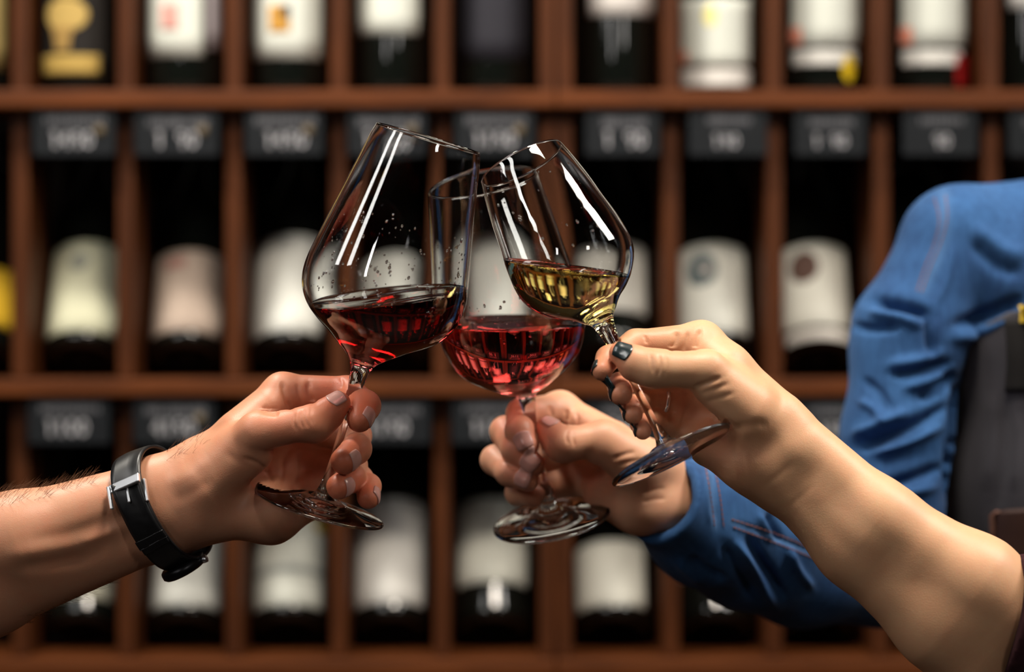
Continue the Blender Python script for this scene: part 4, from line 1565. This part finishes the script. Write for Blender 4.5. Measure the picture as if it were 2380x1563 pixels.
# ------------------------------------------------------------------ the maroon sleeve of the arm with dark nails
H4 = Hand(-0.037)
s = H4.seg
sl = [s((2395, 1440, -12, 152), (2560, 1560, -14, 165)), s((2560, 1560, -14, 165), (2760, 1700, -20, 175))]
FM = grow_field([p + q * r for a, b_, ra, rb in sl for p, r in ((a, ra), (b_, rb)) for q in (-1, 1)], 0.0016)
for q in sl:
    FM.add([q], k=0.01)
X, Y, Z = FM.grids((slice(None),) * 3)
hx = np.interp(FM.ax[2], [P(0, q, -0.06)[2] for q in (1800, 1563, 1410, 1348, 1295, 1200)], [P(q, 0, -0.06)[0] for q in (2300, 2331, 2364, 2374, 2371, 2340)])
FM.d = np.maximum(FM.d, (hx[None, None, :] - X) * 0.85).astype(np.float32)
mv, mq = FM.mesh(2)
link_mesh('sleeve', mesh_arrays('sleeve', mv, mq), M['maroon'], E2)

# ------------------------------------------------------------------ ring on the finger with dark nails
a, b_, ra, rb = F2['ring'][0]
t = 0.64
c = a + (b_ - a) * t
d = (b_ - a) / np.linalg.norm(b_ - a)
r0 = ra + (rb - ra) * t + 0.0009
z = Vector(d)
x = Vector((0, 0, 1)).cross(z).normalized()
y = z.cross(x)
prof = [(r0 + 0.0009 * math.cos(q) * 0.75, 0.0013 * math.sin(q)) for q in np.linspace(0, 2 * math.pi, 13)]
v, f = lathe(prof, 48)
Mx = Matrix(((x.x, y.x, z.x, c[0]), (x.y, y.y, z.y, c[1]), (x.z, y.z, z.z, c[2]), (0, 0, 0, 1)))
tag(link_mesh('finger_ring', mesh_from('finger_ring', [tuple(Mx @ Vector(q)) for q in v], f), M['steel']),
    'thin polished ring on the finger behind the white wine stem', 'ring')

# ------------------------------------------------------------------ wristwatch
wc = P(372, 1183, 0.010)
axis = P(560, 1100, 0.012) - P(372, 1183, 0.010)
axis /= np.linalg.norm(axis)
e2 = np.array([0, 1.0, 0]) + 0.36 * axis
e2 /= np.linalg.norm(e2)
e1 = np.cross(axis, np.array([0, 1.0, 0]))
e1 /= np.linalg.norm(e1)
if e1[2] > 0:
    e1 = -e1                                                   # e1 points down the wrist
wax = np.cross(e1, e2)
wax /= np.linalg.norm(wax)
if wax @ axis < 0:
    wax = -wax


def wrist_r(th, w):
    d = -e2 * math.cos(th) + e1 * math.sin(th)                 # th 0 = towards the camera, 90 = down
    o = wc + wax * w
    ts = np.linspace(0.002, 0.055, 220)
    val = FL1.sample(o + d[None] * ts[:, None])
    i = np.where(val > 0)[0]
    return o, d, (ts[i[0]] if len(i) else 0.03)


WR = {}
NT = 96
NW = 8


def band(name, w0, w1, off, thick, th0, th1, mat, parent, nt=NT, nw=NW):
    vs, fs = [], []
    rr = np.zeros((nt + 1, nw + 1))
    for i in range(nt + 1):
        th = math.radians(th0 + (th1 - th0) * i / nt)
        for k in range(nw + 1):
            rr[i, k] = wrist_r(th, w0 + (w1 - w0) * k / nw)[2]
    rr = np.maximum(rr, rr.mean(1, keepdims=True) - 0.0006)
    for _ in range(3):
        rr[1:-1] = 0.25 * rr[:-2] + 0.5 * rr[1:-1] + 0.25 * rr[2:]
    for i in range(nt + 1):
        th = math.radians(th0 + (th1 - th0) * i / nt)
        d = -e2 * math.cos(th) + e1 * math.sin(th)
        for k in range(nw + 1):
            u = -1 + 2 * k / nw
            vs.append(wc + wax * (w0 + (w1 - w0) * k / nw) + d * (rr[i, k] + off - 0.0004 * u ** 4))
    for i in range(nt):
        for k in range(nw):
            q = i * (nw + 1) + k
            fs.append((q, q + 1, q + nw + 2, q + nw + 1))
    o = link_mesh(name, mesh_from(name, vs, fs), mat, parent)
    md = o.modifiers.new('thickness', 'SOLIDIFY')
    md.thickness = thick
    md.offset = -1
    return o


watch = tag(empty('wristwatch', tuple(wc)), 'black leather strap wristwatch with steel buckle on the forearm', 'wristwatch')
strap = band('strap', -0.0091, 0.0091, 0.0040, 0.0018, -180, 180, M['leather'], watch)
band('strap_tail', -0.0087, 0.0087, 0.0057, 0.0016, -40, 42, M['leather'], watch, 48)
band('keeper', -0.0094, 0.0094, 0.0064, 0.0010, 24, 34, M['leather'], watch, 8)
band('keeper_edge', -0.0094, 0.0094, 0.0066, 0.0008, 33.4, 34.6, M['stitch_grey'], watch, 3)
for sgn in (-1, 1):
    st = band('strap_stitching', sgn * 0.0072 - 0.0003, sgn * 0.0072 + 0.0003, 0.0054, 0.0005, -30, 20, M['stitch_grey'], strap, 30, 2)


def watch_box(name, th, w, out, sx, st, sr, mat, parent, bevel=0.0006):
    """box at angle th round the wrist: sx along the arm, st round the wrist, sr outwards"""
    th = math.radians(th)
    o, d, r = wrist_r(th, w)
    tdir = e2 * math.sin(th) + e1 * math.cos(th)
    bm = bmesh.new()
    bm_box(bm, (-sx / 2, -st / 2, -sr / 2), (sx / 2, st / 2, sr / 2), bevel)
    base = o + d * (r + out)
    for q in bm.verts:
        q.co = Vector(base + wax * q.co.x + tdir * q.co.y + d * q.co.z)
    bmesh.ops.recalc_face_normals(bm, faces=bm.faces)
    me_ = bpy.data.meshes.new(name)
    bm.to_mesh(me_)
    bm.free()
    return link_mesh(name, me_, mat, parent, smooth=False)


bk = watch_box('buckle', -38, -0.0, 0.0088, 0.0216, 0.0060, 0.0024, M['steel'], watch)
for sgn in (-1, 1):
    watch_box('buckle_side', -28, sgn * 0.0099, 0.0074, 0.0018, 0.0150, 0.0026, M['steel'], bk)
watch_box('buckle_prong', -28, 0.0, 0.0078, 0.0018, 0.0110, 0.0014, M['steel'], bk)
# case on the far side of the wrist
th = math.radians(98)
o, d, r = wrist_r(th, -0.004)
tdir = e2 * math.sin(th) + e1 * math.cos(th)
v, f = lathe([(0.0, 0.0), (0.0150, 0.0), (0.0165, 0.0012), (0.0170, 0.0030), (0.0168, 0.0058), (0.0150, 0.0075), (0.0135, 0.0080), (0.0, 0.0084)], 48)
base = o + d * (r + 0.0026)
case = link_mesh('case', mesh_from('case', [tuple(base + wax * q[0] * 0.8 + tdir * q[1] + d * q[2] * 0.85) for q in v], f), simple_mat('dark_case_metal', (0.03, 0.03, 0.033), 0.35, 0.5, metal=0.8), watch)
v, f = lathe([(0.0, 0.0), (0.0022, 0.0), (0.0024, 0.0008), (0.0024, 0.0026), (0.0, 0.003)], 20)
cb = base + wax * 0.0134 + d * 0.004
link_mesh('crown', mesh_from('crown', [tuple(cb + wax * q[2] + tdir * q[0] + d * q[1]) for q in v], f), M['steel'], case)

# ------------------------------------------------------------------ hair on the forearm with the watch
hv, hf = [], []
rr = random.Random(5)
bmv = np.empty(len(B1.data.vertices) * 3, np.float32)
B1.data.vertices.foreach_get('co', bmv)
bmv = bmv.reshape(-1, 3)
hp, hq = proj(bmv)
top_edge = np.interp(hp, [-200, 0, 100, 200, 290, 365, 440, 480], [1200, 1155, 1135, 1105, 1085, 1065, 1035, 1001])
low_edge = np.interp(hp, [-200, 0, 100, 200, 370], [1560, 1475, 1430, 1390, 1305])
cand_top = np.where((hp > -120) & (hp < 470) & ~((hp > 215) & (hp < 290)) & (hq < top_edge + 26) & ~((hp > 262) & (hp < 385)))[0]
cand_low = np.where((hp > 60) & (hp < 262) & (hq > low_edge - 16))[0]
g1 = None
for cand, cnt, ln in ((cand_top, 760, 0.0088), (cand_low, 110, 0.0075)):
    if not len(cand):
        continue
    for _ in range(cnt):
        i = cand[rr.randrange(len(cand))]
        p = bmv[i].astype(float)
        if cand is cand_top and hp[i] > 372 and rr.random() < 0.7:
            continue
        n = FL1.grad(p[None])[0]
        tv = axis * (0.7 + 0.5 * rr.random()) + n * (0.28 + 0.4 * rr.random()) + np.array([rr.uniform(-.3, .3), rr.uniform(-.4, .2), rr.uniform(-.2, .25)])
        tv /= np.linalg.norm(tv)
        L = ln * rr.uniform(0.45, 1.35)
        bend = np.array([0, 0, 1]) * rr.uniform(-.35, .35) - n * rr.uniform(0.1, .5)
        pa = [p - n * 0.0003, p + tv * L * 0.5, p + tv * L + bend * L * 0.35]
        w0 = 0.00008
        sd = np.cross(tv, n)
        sd /= np.linalg.norm(sd) + 1e-9
        up = np.cross(sd, tv)
        i0 = len(hv)
        for k, q in enumerate(pa):
            w_ = w0 * (1, 0.8, 0.25)[k]
            for a_ in (0, 2.094, 4.189):
                hv.append(q + (sd * math.cos(a_) + up * math.sin(a_)) * w_)
        for k in range(2):
            for a_ in range(3):
                b2 = (a_ + 1) % 3
                hf.append((i0 + k * 3 + a_, i0 + k * 3 + b2, i0 + k * 3 + 3 + b2, i0 + k * 3 + 3 + a_))
tag(link_mesh('arm_hair', mesh_from('arm_hair', hv, hf), M['hair'], E1), kind='stuff')
